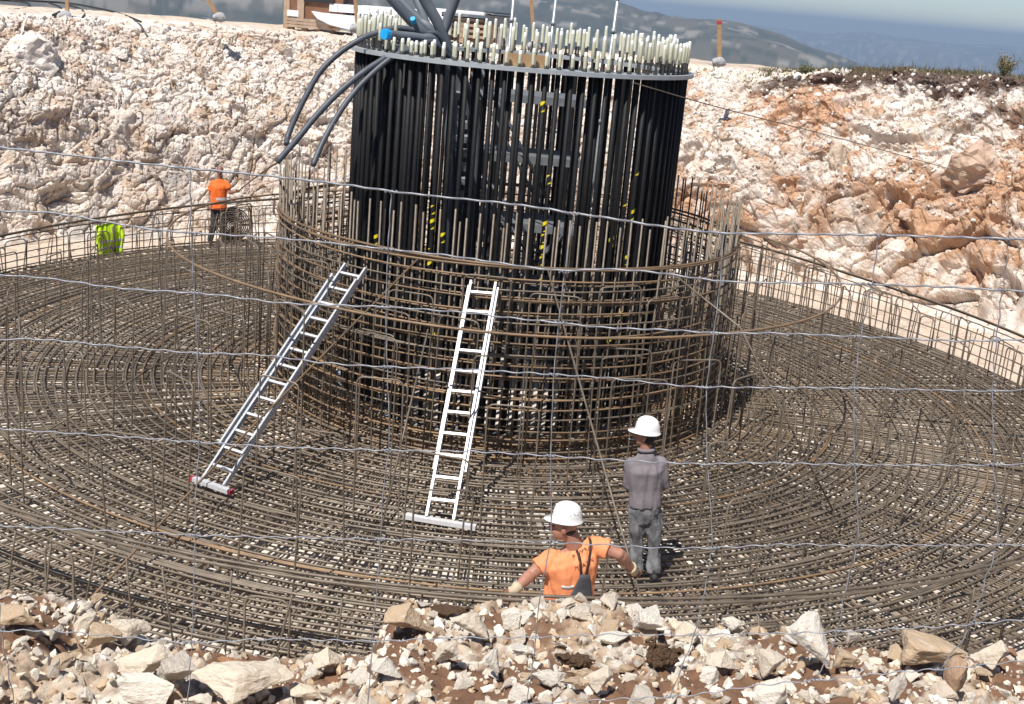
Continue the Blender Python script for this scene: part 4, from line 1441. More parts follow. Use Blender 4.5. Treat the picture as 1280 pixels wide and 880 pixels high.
b.tube(smooth_path([aty(u, v, YS-0.35) - tarp.location + Vector((0, 0.5, 0)) for u, v in pts], 5), 0.14, 8)
child('dark_cloth', b, M['navy'], tarp)
mb = MB()
for k in range(14):
    a_, c_ = aty(412+k*10, 4+k*0.75, YS), aty(422+k*10, 15+k*0.75, YS)
    mb.box(((a_.x+c_.x)/2-tarp.location.x, 0.6 + 0.02*(k % 2), (a_.z+c_.z)/2-tarp.location.z), (abs(c_.x-a_.x)*0.96, 1.3, abs(a_.z-c_.z)))
child('ribbed_sheet', mb, M['white'], tarp, smooth=False)
mb = MB()
mb.box((0.9, 0.4, -0.3), (3.4, 1.2, 0.45))
child('skid', mb, M['brownboard'], tarp, smooth=False)
shed = thing('site_shed', 'long brown site shed with a white roof behind the bolt caps', 'shed', (aty(580, 50, YS).x, YS, aty(580, 50, YS).z))
pb(shed, 'wall', 548, 20, 606, 54, 2.2, 'brownboard', 0.3)
pb(shed, 'roof', 535, 11, 612, 20, 2.8, 'white', 0.1)
for k in range(4):
    pb(shed, 'wall_rail', 549, 23+k*7, 605, 24.5+k*7, 0.05, 'palewood', 0.23)
pb(shed, 'door', 573, 26, 584, 54, 0.05, 'palewood', 0.24)
cab = thing('grey_cabin', 'small grey site cabin with a flat dark roof at the end of the brown shed', 'cabin', (aty(622, 52, YS).x, YS, aty(622, 52, YS).z))
pb(cab, 'wall', 608, 19, 637, 56, 1.4, 'concrete', -0.2)
pb(cab, 'roof', 604, 15, 642, 19, 1.9, 'black', -0.4)
pb(cab, 'window', 624, 36, 633, 42, 0.04, 'navy', -0.25)
pb(cab, 'door', 611, 30, 620, 56, 0.04, 'brownboard', -0.25)

# ------------------------------------------------------------------ grass, shrub and soil on the right-hand bank
gm = bpy.data.materials.new('dry_grass')
nt, b = nodes_of(gm)
b.inputs['Roughness'].default_value = 0.8
nt.links.new(ramp(nt, noise_tex(nt, 1.5, 3), [(0.35, (0.085, 0.08, 0.035)), (0.65, (0.22, 0.175, 0.095))]), b.inputs['Base Color'])
sel = np.where((wO > 0.02) & (wO < 0.85) & (np.cos(wTH) > 0.36))[0]
mb = MB()
for i in rng.choice(sel, 5200):
    p = WP[i]
    h = rng.uniform(0.05, 0.17)*(1.0 if rng.random() > 0.06 else 1.9)
    a = rng.uniform(0, 6.28)
    dx, dy = 0.014*math.cos(a), 0.014*math.sin(a)
    lx, ly = rng.normal(0, 0.35)*h, rng.normal(0, 0.35)*h
    mb.add([(p[0]-dx, p[1]-dy, p[2]-0.04), (p[0]+dx, p[1]+dy, p[2]-0.04), (p[0]+lx*.4+dx*.6, p[1]+ly*.4+dy*.6, p[2]+h*.6), (p[0]+lx, p[1]+ly, p[2]+h), (p[0]+lx*.4-dx*.6, p[1]+ly*.4-dy*.6, p[2]+h*.6)], [(0, 1, 2, 4), (4, 2, 3)])
tag(mb.build('grass', gm), 'dry grass along the top of the right-hand bank', kind='stuff')
lf = simple('shrub_leaf', (0.075, 0.095, 0.035), 0.7, 0, (0.14, 0.14, 0.06), 6)
def shrub(u, v, w, h, label):
    p, d = pick(u, v, WU, WV, WD, WP, 8)
    p = p + Vector((0, 0.6, -0.05))
    root = thing('shrub', label, 'shrub', p)
    st, fo = MB(), MB()
    for k in range(34):
        a = rng.uniform(0, 6.28)
        q = rng.uniform(0.2, 1.0)
        tip = Vector((math.cos(a)*w*0.5*q, math.sin(a)*w*0.4*q, h*rng.uniform(0.55, 1.0)*(1.1-0.4*q)))
        pts = [Vector((0, 0, 0)), tip*0.5 + Vector((0, 0, 0.06)), tip]
        st.tube(pts, [0.014, 0.008, 0.003], 4)
        for j in range(26):
            t = rng.uniform(0.3, 1.05)
            c = tip*t + Vector(rng.normal(0, 0.035, 3))
            n_ = Vector(rng.normal(0, 1, 3)).normalized()
            s_ = n_.orthogonal().normalized()*0.028
            t_ = n_.cross(s_).normalized()*0.010
            fo.add([c-s_, c+t_, c+s_, c-t_], [(0, 1, 2, 3)])
    child('stems', st, M['wood'], root)
    child('foliage', fo, lf, root, smooth=False)
shrub(1268, 72, 0.75, 0.62, 'bushy shrub on the grassy bank at the right edge')
shrub(1007, 86, 0.42, 0.30, 'low dark shrub at the left end of the dark soil bank')

# ------------------------------------------------------------------ hanging jacket, wire coil
best = None
for a in np.linspace(R(95), R(175), 400):
    p = np.array([[CX+rail_R(a)*math.cos(a), CY+rail_R(a)*math.sin(a), rail_z(a)*0.82]])
    U, V, D = project(p)
    if best is None or abs(U[0]-136) < best[0]:
        best = (abs(U[0]-136), a, p[0], V[0], D[0])
VEST_A, VEST_P, VEST_D = best[1], Vector(best[2]), best[4]

# ------------------------------------------------------------------ people
def skin_m(): return simple('skin', (0.43, 0.215, 0.15), 0.5, 0, (0.36, 0.17, 0.115), 14)
M['skin'] = skin_m()
M['skin_dark'] = simple('tanned_skin', (0.30, 0.15, 0.10), 0.5, 0, (0.24, 0.12, 0.08), 14)
M['orange'] = simple('orange_shirt', (0.84, 0.31, 0.14), 0.8, 0, (0.78, 0.27, 0.11), 9, bmp=0.25, bscale=22, bdist=0.02)
M['hivis'] = simple('hivis_orange', (0.88, 0.17, 0.02), 0.75, 0, (0.78, 0.13, 0.015), 9, bmp=0.25, bscale=20, bdist=0.02)
M['yellowvis'] = simple('hivis_yellow', (0.62, 0.88, 0.02), 0.75, 0, (0.50, 0.78, 0.015), 7, bmp=0.3, bscale=18, bdist=0.02)
M['greyshirt'] = simple('grey_shirt', (0.225, 0.20, 0.215), 0.85, 0, (0.18, 0.16, 0.175), 8, bmp=0.3, bscale=20, bdist=0.02)
M['greytrousers'] = simple('worn_grey_trousers', (0.26, 0.265, 0.27), 0.9, 0, (0.10, 0.102, 0.107), 8, bmp=0.35, bscale=26, bdist=0.02)
M['darktrousers'] = simple('dark_trousers', (0.045, 0.04, 0.04), 0.9, 0, (0.025, 0.022, 0.022), 8)
M['bib'] = simple('grey_bib', (0.085, 0.088, 0.10), 0.85, 0, (0.065, 0.067, 0.078), 12)
M['strap'] = simple('dark_strap', (0.045, 0.018, 0.014), 0.8)
M['helmet'] = simple('white_helmet', (0.82, 0.82, 0.81), 0.3, 0, (0.78, 0.78, 0.77), 5)
M['boot'] = simple('dark_boot', (0.03, 0.028, 0.026), 0.7)
M['hair'] = simple('dark_hair', (0.035, 0.022, 0.016), 0.8, 0, (0.02, 0.013, 0.01), 40)
M['glove'] = simple('pale_glove', (0.60, 0.50, 0.36), 0.85, 0, (0.45, 0.36, 0.24), 20)
M['gloverubber'] = simple('brown_glove_palm', (0.22, 0.10, 0.05), 0.7, 0, (0.12, 0.06, 0.035), 20)
M['reflect'] = simple('reflective_strip', (0.62, 0.62, 0.62), 0.35, 0.2)
M['eye'] = simple('eye', (0.05, 0.035, 0.03), 0.3)
M['lip'] = simple('lips', (0.30, 0.12, 0.10), 0.5)
M['ink'] = simple('dark_print', (0.09, 0.03, 0.02), 0.8)
M['inkblue'] = simple('blue_print', (0.07, 0.12, 0.30), 0.6)

class Blob(MB):
    def caps(self, path, rads, sides=14, flat=1.0):
        pts = [Vector(p) for p in path]
        rr = list(rads)
        d0 = (pts[0]-pts[1]).normalized()
        d1 = (pts[-1]-pts[-2]).normalized()
        P, Q = [], []
        for a in (88, 60, 30):
            P.append(pts[0] + d0*rr[0]*math.sin(R(a))); Q.append(rr[0]*math.cos(R(a)))
        P += pts; Q += rr
        for a in (30, 60, 88):
            P.append(pts[-1] + d1*rr[-1]*math.sin(R(a))); Q.append(rr[-1]*math.cos(R(a)))
        return self.tube(P, Q, sides, flat=flat)
    def ell(self, c, rad, rot=None, seg=14):
        prof = [(math.sin(R(a))*1.0, -math.cos(R(a))) for a in np.linspace(0.5, 179.5, 11)]
        rot = rot or Matrix.Identity(3)
        sc = Matrix.Diagonal(Vector(rad))
        return self.lathe(prof, c, seg, rot=rot @ sc)
    def loft(self, secs, seg=18):
        """sections: (centre, half-width vector, half-depth vector)"""
        vs, fs = [], []
        n = len(secs)
        for c, a, b in secs:
            c, a, b = Vector(c), Vector(a), Vector(b)
            for k in range(seg):
                t = 2*math.pi*k/seg
                ct, st = math.cos(t), math.sin(t)
                e = 0.8
                vs.append(c + a*math.copysign(abs(ct)**e, ct) + b*math.copysign(abs(st)**e, st))
        for i in range(n-1):
            for k in range(seg):
                l = (k+1) % seg
                fs.append((i*seg+k, i*seg+l, (i+1)*seg+l, (i+1)*seg+k))
        fs.append(tuple(range(seg-1, -1, -1)))
        fs.append(tuple((n-1)*seg+k for k in range(seg)))
        return self.add(vs, fs)
def fuse(mb, name, mat, parent, voxel=0.011, smooth=4, wr=0.0, wscale=9.0, origin=None, cut=None):
    me0 = bpy.data.meshes.new('tmp')
    me0.from_pydata(mb.v, [], mb.f)
    o = bpy.data.objects.new('tmp', me0)
    col.objects.link(o)
    md = o.modifiers.new('r', 'REMESH')
    md.mode = 'VOXEL'
    md.voxel_size = voxel
    sm = o.modifiers.new('s', 'SMOOTH')
    sm.iterations = smooth
    sm.factor = 0.5
    dg = bpy.context.evaluated_depsgraph_get()
    me = bpy.data.meshes.new_from_object(o.evaluated_get(dg))
    bpy.data.objects.remove(o)
    me.name = name
    og = Vector(origin) if origin is not None else Vector((0, 0, 0))
    if wr > 0:
        nrm = [v.normal.copy() for v in me.vertices]
        for v, n_ in zip(me.vertices, nrm):
            q = Vector((v.co.x*1.25, v.co.y*1.25, v.co.z*0.45 + v.co.x*0.55))*wscale
            a = mnoise.noise(q) + 0.6*mnoise.noise(q*2.1+Vector((9, 3, 1)))
            v.co += n_*(a*wr - abs(mnoise.noise(q*1.4+Vector((2, 7, 5))))*wr*0.8)
    for v in me.vertices:
        v.co -= og
    me.polygons.foreach_set('use_smooth', [True]*len(me.polygons))
    me.materials.clear()
    me.materials.append(M[mat])
    return link(name, me, parent)
def hand(bl, W, d, n_, thumb, curl=0.9, s=1.0, gl=0.0):
    """palm, four unequal bent fingers and a thumb leaving the side of the palm"""
    W, d, n_ = Vector(W), Vector(d).normalized(), Vector(n_).normalized()
    n_ = (n_ - d*n_.dot(d)).normalized()
    t = d.cross(n_)*thumb
    bl.loft([(W - d*0.02*s, t*0.026*s, n_*0.021*s), (W + d*0.03*s, t*0.040*s, n_*0.018*s), (W + d*0.085*s, t*0.043*s, n_*0.015*s)], 12)
    for k, (off, L) in enumerate(((0.031, 0.074), (0.011, 0.084), (-0.010, 0.078), (-0.030, 0.060))):
        p = W + d*0.075*s + t*off*s
        path = [p]
        ang = 0.15
        for seg in (0.42, 0.32, 0.26):
            ang += curl*(0.5 if seg == 0.42 else 0.85)
            p = p + (d*math.cos(ang) + n_*math.sin(ang))*(L*seg*s*1.15)
            path.append(p)
        bl.caps(path, [(0.0095+gl)*s, (0.009+gl)*s, (0.0085+gl)*s, (0.0075+gl)*s], 8)
    p = W + d*0.02*s + t*0.03*s
    bl.caps([p, p + (d*0.55+t*0.7+n_*0.35)*0.045*s, p + (d*0.95+t*0.65+n_*0.9)*0.062*s], [(0.013+gl)*s, (0.011+gl)*s, (0.009+gl)*s], 8)
def basis(fwd, up):
    f, u = Vector(fwd).normalized(), Vector(up).normalized()
    f = (f - u*f.dot(u)).normalized()
    r_ = f.cross(u)
    return Matrix((r_, f, u)).transposed()
def head_blob(bl, c, B, s=1.0):
    c = Vector(c)
    def q(x, y, z): return c + B @ Vector((x*s, y*s, z*s))
    bl.ell(q(0, -0.012, 0.03), (0.076*s, 0.096*s, 0.098*s), B)
    bl.ell(q(0, 0.022, -0.045), (0.060*s, 0.070*s, 0.070*s), B)
    bl.ell(q(0, 0.062, -0.088), (0.030*s, 0.026*s, 0.024*s), B)          # chin
    bl.caps([q(0, 0.088, 0.012), q(0, 0.112, -0.026)], [0.011*s, 0.016*s], 8)     # nose
    bl.caps([q(-0.035, 0.078, 0.030), q(0.035, 0.078, 0.030)], [0.013*s, 0.013*s], 8)  # brow
    bl.ell(q(0, 0.084, -0.056), (0.026*s, 0.014*s, 0.012*s), B)          # mouth
    for sx in (-1, 1):
        bl.ell(q(sx*0.078, -0.008, -0.005), (0.012*s, 0.022*s, 0.032*s), B)       # ears
def face_bits(c, B, root, og, s=1.0):
    c = Vector(c)
    mb = Blob()
    for sx in (-1, 1):
        mb.ell(c + B @ Vector((sx*0.031*s, 0.082*s, 0.008*s)) - og, (0.012, 0.007, 0.007), B, 8)
    child('eyes', mb, M['eye'], root)
    mb = Blob()
    mb.ell(c + B @ Vector((0, 0.096*s, -0.056*s)) - og, (0.022, 0.005, 0.006), B, 8)
    child('mouth', mb, M['lip'], root)
def helmet(c, B, root, og, print_side=0):
    c = Vector(c) + B @ Vector((0, -0.01, 0.045)) - og
    mb = MB()
    prof = [(0.001, 0.135), (0.035, 0.133), (0.075, 0.121), (0.106, 0.096), (0.124, 0.060), (0.132, 0.02), (0.135, -0.02), (0.147, -0.028), (0.148, -0.036), (0.128, -0.032)]
    seg = 28
    vs, fs = [], []
    n = len(prof)
    for i in range(seg):
        a = 2*math.pi*i/seg
        for j, (r_, z) in enumerate(prof):
            x, y = r_*math.cos(a)*0.86, r_*math.sin(a)*0.99
            if j in (7, 8):
                y += 0.060*max(math.sin(a), 0)**2
                z -= 0.012*max(math.sin(a), 0)**2
            vs.append(c + B @ Vector((x, y, z)))
    for i in range(seg):
        j = (i+1) % seg
        for k in range(n-1):
            fs.append((i*n+k, j*n+k, j*n+k+1, i*n+k+1))
    mb.add(vs, fs)
    mb.tube([c + B @ Vector((0, 0.02+0.115*math.cos(t)-0.02, 0.05+0.088*math.sin(t))) for t in np.linspace(0.35, 2.8, 12)], 0.010, 6)
    h = child('helmet', mb, M['helmet'], root)
    return h, c
def cigarette(c, B, root, og):
    c = Vector(c)
    a = c + B @ Vector((0.01, 0.098, -0.060)) - og
    mb = MB()
    mb.tube([a, a + B @ Vector((0.015, 0.07, -0.015))], 0.0045, 7)
    child('cigarette', mb, M['white'], root)
def build_person(label, J, fwd, head_fwd, shirt, trousers, sleeve, skin='skin', head_up=(0, 0, 1), bulk=1.0, gloves=None, helm=True, hs=1.0, wr=0.006, hem=None, voxel=0.011, bald=False):
    J = {k: Vector(v) for k, v in J.items()}
    og = (J['ankL'] + J['ankR'])/2
    og.z = min(J['ankL'].z, J['ankR'].z) - 0.09
    root = thing('person', label, 'person', og)
    f = Vector(fwd).normalized()
    spine = (J['neck'] - J['pel']).normalized()
    acr = (J['shR'] - J['shL']).normalized()
    ach = (J['hipR'] - J['hipL']).normalized()
    depth = acr.cross(spine).normalized()
    if depth.dot(f) < 0: depth = -depth
    Bh = basis(head_fwd, head_up)
    def torso(g):
        wa = J['pel'].lerp(J['neck'], 0.36)
        ch = J['pel'].lerp(J['neck'], 0.68)
        sh = (J['shL'] + J['shR'])/2
        b = bulk
        return [(J['pel'] - spine*0.06, ach*(0.155*b+g), depth*(0.105*b+g)), (J['pel'] + spine*0.06, ach*(0.172*b+g), depth*(0.118*b+g)), (wa, (ach+acr)*0.5*(0.166*b+g), depth*(0.112*b+g)),
                (ch, acr*(0.186*b+g), depth*(0.124*b+g)), (sh - spine*0.05, acr*(0.19*b+g), depth*(0.112*b+g)), (sh + spine*0.015, acr*(0.155*b+g), depth*(0.080*b+g)), (J['neck'] + spine*0.015, acr*(0.075+g), depth*(0.065+g))]
    bl = Blob()
    bl.loft(torso(-0.032))
    bl.caps([J['neck'] - spine*0.05, J['neck'].lerp(J['head'], 0.5), J['head'] + Bh @ Vector((0, -0.02, -0.03))], [0.066*bulk**0.6, 0.061*bulk**0.6, 0.058*bulk**0.4])
    head_blob(bl, J['head'], Bh, hs)
    for s in 'LR':
        bl.caps([J['sh'+s], J['el'+s], J['wr'+s]], [0.052*bulk, 0.041*bulk, 0.030*bulk])
        bl.caps([J['sh'+s].lerp(J['el'+s], 0.2), J['sh'+s].lerp(J['el'+s], 0.6)], [0.052*bulk, 0.047*bulk])
        bl.caps([J['el'+s].lerp(J['wr'+s], 0.15), J['el'+s].lerp(J['wr'+s], 0.45)], [0.044*bulk, 0.040*bulk])
        bl.caps([J['hip'+s], J['kn'+s], J['ank'+s]], [0.078, 0.052, 0.040])
        if not gloves:
            hand(bl, J['wr'+s], J['hd'+s] - J['wr'+s], J.get('pn'+s, f), J['th'+s].x if 'th'+s in J else (1 if s == 'L' else -1))
    fuse(bl, 'body', skin, root, voxel*0.8, 3, origin=og)
    # shirt
    bl = Blob()
    T = torso(0.012)
    if hem:
        T[0] = (J['pel'] - spine*hem, ach*(0.172*bulk+0.022), depth*(0.122*bulk+0.022))
    else:
        T = T[1:]
    T[-1] = (J['neck'] - spine*0.012, acr*0.082, depth*0.074)
    bl.loft(T)
    for s in 'LR':
        e = J['el'+s]
        if sleeve == 'short':
            m = J['sh'+s].lerp(e, 0.58)
            bl.caps([J['sh'+s] - acr*(0.02 if s == 'R' else -0.02), J['sh'+s].lerp(e, 0.3)], [0.072*bulk, 0.070*bulk])
            bl.tube([J['sh'+s].lerp(e, 0.2), m], [0.070*bulk, 0.073*bulk], 14)
        else:
            bl.caps([J['sh'+s], e, J['wr'+s].lerp(e, 0.08)], [0.072*bulk, 0.058*bulk, 0.044*bulk])
    sh = fuse(bl, 'shirt', shirt, root, voxel, 3, wr, 8.0, og)
    # trousers
    bl = Blob()
    g_ = -0.012 if hem else 0.010
    bl.loft([(J['pel'] + spine*0.075, ach*(0.168*bulk+g_), depth*(0.115*bulk+g_)), (J['pel'], ach*(0.172*bulk+g_), depth*(0.122*bulk+g_)), (J['pel'] - spine*0.13, ach*(0.120*bulk+g_), depth*(0.095*bulk+g_))])
    for s in 'LR':
        a = J['ank'+s]
        bl.tube([J['hip'+s] + spine*0.04, J['hip'+s].lerp(J['kn'+s], 0.5), J['kn'+s], J['kn'+s].lerp(a, 0.5), a + Vector((0, 0, -0.02))], [0.102, 0.092, 0.075, 0.074, 0.070], 14)
    fuse(bl, 'trousers', trousers, root, voxel, 3, wr*1.5, 9.0, og)
    for s in 'LR':
        bl = Blob()
        a = J['ank'+s]
        ft = J.get('ft'+s, f)
        ft = Vector((ft.x, ft.y, 0)).normalized()
        bl.caps([a, a + Vector((0, 0, -0.05))], [0.055, 0.052])
        bl.caps([a + Vector((0, 0, -0.055)) - ft*0.05, a + Vector((0, 0, -0.06)) + ft*0.16], [0.040, 0.036], flat=0.95)
        fuse(bl, 'boot', 'boot', root, 0.011, 2, origin=og)
    if gloves:
        for s in 'LR':
            g = Blob()
            W = J['wr'+s]
            d = (J['hd'+s] - W).normalized()
            hand(g, W, d, J.get('pn'+s, f), J['th'+s].x if 'th'+s in J else (1 if s == 'L' else -1), 0.95, 1.08, 0.003)
            fuse(g, 'glove', 'gloverubber', root, 0.0065, 2, origin=og)
            c = MB()
            ad = (W - J['el'+s]).normalized()
            c.tube([W - ad*0.055, W - ad*0.03, W + ad*0.01, W + d*0.045], [0.042*bulk, 0.041*bulk, 0.040, 0.043], 14)
            cc = c
            cc.v = [tuple(Vector(v)-og) for v in cc.v]
            child('glove_cuff', cc, M['glove'], root)
    face_bits(J['head'], Bh, root, og, hs)
    # hair cap, cut short
    if not bald:
        bl = Blob()
        bl.ell(J['head'] + Bh @ Vector((0, -0.022, 0.036)), (0.080, 0.094, 0.098), Bh)
        bl.ell(J['head'] + Bh @ Vector((0, -0.045, -0.02)), (0.072, 0.066, 0.070), Bh)
        fuse(bl, 'hair', 'hair', root, 0.009, 2, origin=og)
    h = None
    if helm:
        h, hc = helmet(J['head'] + Bh @ Vector((0, -0.01, 0.036 if hs == 1.0 else 0.056)), Bh, root, og)
    return root, og, Bh, spine, acr, depth, sh, h

def X(u, v, y): return aty(u, v, y)
# --- man in the grey shirt, standing on the mat with his back to the camera
yg = 12.07
J = dict(head=X(806, 545, yg), neck=X(808, 563, yg), pel=X(806, 638, yg), shL=X(789, 580, yg), shR=X(826, 579, yg),
         elL=X(785, 607, yg+0.02), elR=X(832, 606, yg+0.02), wrL=X(793, 612, yg+0.30), wrR=X(824, 611, yg+0.30), hdL=X(802, 610, yg+0.40), hdR=X(815, 610, yg+0.40),
         hipL=X(797, 645, yg), hipR=X(816, 645, yg), knL=X(795, 681, yg+0.03), knR=X(817, 682, yg+0.02), ankL=X(796, 711, yg), ankR=X(817, 713, yg-0.03))
J['ankL'].z = 0.10; J['ankR'].z = 0.10
pg, og, Bh, *_ = build_person('man in a grey long-sleeved shirt and white helmet standing on the mat', J, (-0.25, 0.97, 0), (-0.93, 0.30, -0.05), 'greyshirt', 'greytrousers', 'long', bulk=0.98, hem=0.0, wr=0.016)
cigarette(J['head'], Bh, pg, og)
mb = MB()
nc = J['neck'] - og
mb.tube([nc + Vector((0.078*math.cos(t), 0.070*math.sin(t), 0.012 + 0.010*math.sin(t+2))) for t in np.linspace(0, 2*math.pi, 25)[:-1]], 0.020, 8, closed=True)
child('collar', mb, M['greyshirt'], pg)
# --- man in the orange shirt and braces, bent among the bars just behind the mound
yo = 10.0
BA, BB = aty(685, 338, 15.1), aty(803, 755, 9.85)
def on_line(u, v):
    d = ray(u, v)
    e = BB - BA
    w0 = CAMP - BA
    a, b, c, d_, e_ = d.dot(d), d.dot(e), e.dot(e), d.dot(w0), e.dot(w0)
    t = (a*e_ - b*d_)/(a*c - b*b)
    return BA + e*t
HR = on_line(800, 714) + Vector((0.055, -0.03, 0.0))
J = dict(head=X(705, 658, yo-0.02), neck=X(721, 680, yo), pel=X(706, 765, yo), shL=X(685, 700, yo-0.03), shR=X(741, 681, yo+0.02),
         elL=X(664, 718, yo-0.10), elR=X(774, 692, yo-0.03), wrL=X(643, 737, yo-0.28), hdL=X(630, 742, yo-0.30),
         hipL=X(699, 772, yo), hipR=X(725, 772, yo), knL=Vector((0.30, 10.22, 0.36)), knR=Vector((1.02, 10.25, 0.38)), ankL=Vector((0.33, 10.0, 0.10)), ankR=Vector((1.0, 10.0, 0.10)),
         wrR=HR + Vector((-0.075, -0.03, 0.06)), hdR=HR + Vector((0.0, 0.0, -0.02)), pnR=Vector((0.2, 0.9, -0.3)), pnL=Vector((0, 0.3, -1)))
po, og, Bh, spine, acr, depth, sh, hel = build_person('man in an orange t-shirt with braces gripping the bars behind the mound', J, (-0.25, 0.97, 0), (-0.98, 0.12, -0.05), 'orange', 'bib', 'short', bulk=1.32, gloves=True, wr=0.019, hs=1.12)
cigarette(J['head'], Bh, po, og)
# braces and bib on his back, laid on the shirt's own surface
def on_shirt(u, v, lift=0.004):
    d = ray(u, v)
    inv = sh.matrix_world.inverted() if False else Matrix.Translation(-og)
    ok, loc, nrm, _ = sh.ray_cast(inv @ CAMP, d.normalized())
    if not ok:
        return None, None
    return loc + nrm*lift, nrm
dgx = bpy.context.evaluated_depsgraph_get()
dgx.update()
def ribbon(pix, wpx, name, m, parent):
    left, right = [], []
    pts = smooth_path([Vector((u, v, 0)) for u, v in pix], 5)
    for i, p in enumerate(pts):
        t = (pts[min(i+1, len(pts)-1)] - pts[max(i-1, 0)]).normalized()
        n_ = Vector((-t.y, t.x, 0))*(wpx/2)
        a, na = on_shirt(p.x-n_.x, p.y-n_.y)
        b, nb = on_shirt(p.x+n_.x, p.y+n_.y)
        if a is not None and b is not None:
            left.append((a, na)); right.append((b, nb))
    mb = MB()
    vs, fs = [], []
    for (a, na), (b, nb) in zip(left, right):
        vs += [a, b, a - na*0.007, b - nb*0.007]
    n = len(left)
    for i in range(n-1):
        o_ = i*4
        fs += [(o_, o_+4, o_+5, o_+1), (o_+2, o_+3, o_+7, o_+6), (o_, o_+2, o_+6, o_+4), (o_+1, o_+5, o_+7, o_+3)]
    if n > 1:
        mb.add(vs, fs)
        return child(name, mb, M[m], parent)
ribbon([(707, 674), (715, 678), (721, 688), (725, 702), (726.5, 720)], 3.4, 'brace', 'strap', po)
ribbon([(731, 663), (736, 670), (738.5, 682), (736, 702), (732, 720)], 3.2, 'brace', 'strap', po)
for k, (u0, u1, v) in enumerate(((724.5, 735.5, 719), (722, 736.8, 726), (719, 737.5, 732), (716, 738, 738), (712, 739, 744), (709, 740, 750))):
    pass
bm_ = MB()
rows = []
for v, u0, u1 in ((718, 725.5, 736), (724, 723, 737), (731, 719.5, 738), (738, 716, 738.5), (745, 712, 739), (753, 707, 739)):
    rw = [on_shirt(u0 + (u1-u0)*k/8, v, 0.010)[0] for k in range(9)]
    if all(q is not None for q in rw):
        rows.append(rw)
if len(rows) > 1:
    nr_ = len(rows)
    bm_.add([q for rw in rows for q in rw], [(i*9+k, i*9+k+1, (i+1)*9+k+1, (i+1)*9+k) for i in range(nr_-1) for k in range(8)])
    bo = child('bib_back', bm_, M['bib'], po)
    sd = bo.modifiers.new('thick', 'SOLIDIFY')
    sd.thickness = 0.012
    sd.offset = 0
ribbon([(702, 734), (711, 734.5), (717, 733.5)], 3.5, 'reflective_patch', 'reflect', po)
# the dark print on the shirt: two rows of single letters
def letters(row, parent, m, size, surf):
    for ch, u, v, rot in row:
        c, n_ = surf(u, v)
        if c is None:
            continue
        cu = bpy.data.curves.new('letter', 'FONT')
        cu.body = ch
        cu.size = size
        cu.align_x = 'CENTER'
        cu.align_y = 'CENTER'
        cu.extrude = 0.001
        t = bpy.data.objects.new('letter', cu)
        col.objects.link(t)
        me = bpy.data.meshes.new_from_object(t.evaluated_get(bpy.context.evaluated_depsgraph_get()))
        bpy.data.objects.remove(t)
        n_ = Vector(n_)
        up = Vector((0, 0, 1))
        r_ = up.cross(n_).normalized()
        u_ = n_.cross(r_)
        B = Matrix((r_, u_, n_)).transposed() @ Matrix.Rotation(rot, 3, 'Z')
        me.transform(Matrix.Translation(c) @ B.to_4x4())
        me.materials.clear()
        me.materials.append(M[m])
        q = bpy.data.objects.new('letter', me)
        col.objects.link(q)
        q.parent = parent
letters([('P', 717.3, 696, .5), ('W', 725.7, 690, .45), ('I', 728.8, 688.5, .4), ('R', 732.2, 687, .3), ('B', 736.8, 686, .2), ('I', 741, 684.5, .2), ('M', 721, 710, .4), ('A', 730, 706.5, .35), ('I', 733.8, 703.5, .3), ('N', 739.5, 700, .3)], po, 'ink', 0.050, on_shirt)
hel_t = hel
def on_helmet(u, v):
    d = ray(u, v).normalized()
    ok, loc, nrm, _ = hel_t.ray_cast(CAMP - og, d)
    return (loc + nrm*0.002, nrm) if ok else (None, None)
letters([('-', 708, 644, 0), ('E', 713.2, 643.6, 0), ('P', 716.4, 643.3, 0)], po, 'bib', 0.036, on_helmet)
letters([('O', 719.6, 643, 0), ('B', 722.4, 642.8, 0), ('E', 724.9, 642.5, 0)], po, 'inkblue', 0.036, on_helmet)

# --- far worker beyond the mat
yb = 27.9
J = dict(head=X(275, 214, yb), neck=X(274.5, 223, yb), pel=X(273, 258, yb), shL=X(265.5, 229, yb), shR=X(283.5, 229, yb),
         elL=X(262.5, 245, yb), elR=X(287.5, 241, yb-0.05), wrL=X(265, 256, yb-0.1), wrR=X(295, 239.5, yb-0.25), hdL=X(267, 262, yb-0.12), hdR=X(299, 238, yb-0.28),
         hipL=X(269, 262, yb), hipR=X(278, 262, yb), knL=X(267, 281, yb-0.10), knR=X(279, 281, yb-0.06), ankL=X(262.5, 298, yb), ankR=X(280, 298, yb))
J['ankL'].z = FLOOR+0.1; J['ankR'].z = FLOOR+0.1
pb_, og, Bh, *_ = build_person('bald man in a bright orange hi-vis shirt holding a rope beyond the mat', J, (0.3, -0.95, 0), (0.15, -0.95, -0.35), 'hivis', 'darktrousers', 'short', 'skin_dark', helm=False, bulk=1.02, wr=0.006, hem=0.06, bald=True)
mb = MB()
W = J['pel'] + (J['neck']-J['pel'])*0.30
acr = (J['shR']-J['shL']).normalized()
mb.loft = None
rb_ = Blob()
dv = Vector((0.3, -0.95, 0)).normalized()
for fr in (0.30,):
    c = J['pel'].lerp(J['neck'], fr) - og
    seg = 20
    vs = []
    for zz in (-0.03, 0.03):
        for k in range(seg):
            t = 2*math.pi*k/seg
            vs.append(c + acr*math.cos(t)*0.196 + dv*math.sin(t)*0.142 + Vector((0, 0, zz)))
    rb_.add(vs, [(k, (k+1) % seg, (k+1) % seg+seg, k+seg) for k in range(seg)])
child('reflective_band', rb_, M['reflect'], pb_)
mb = Blob()
c = J['head'] + Bh @ Vector((0, 0.088, 0.010)) - og
mb.box(c, (0.13, 0.02, 0.035), Bh)
child('sunglasses', mb, M['black'], pb_)
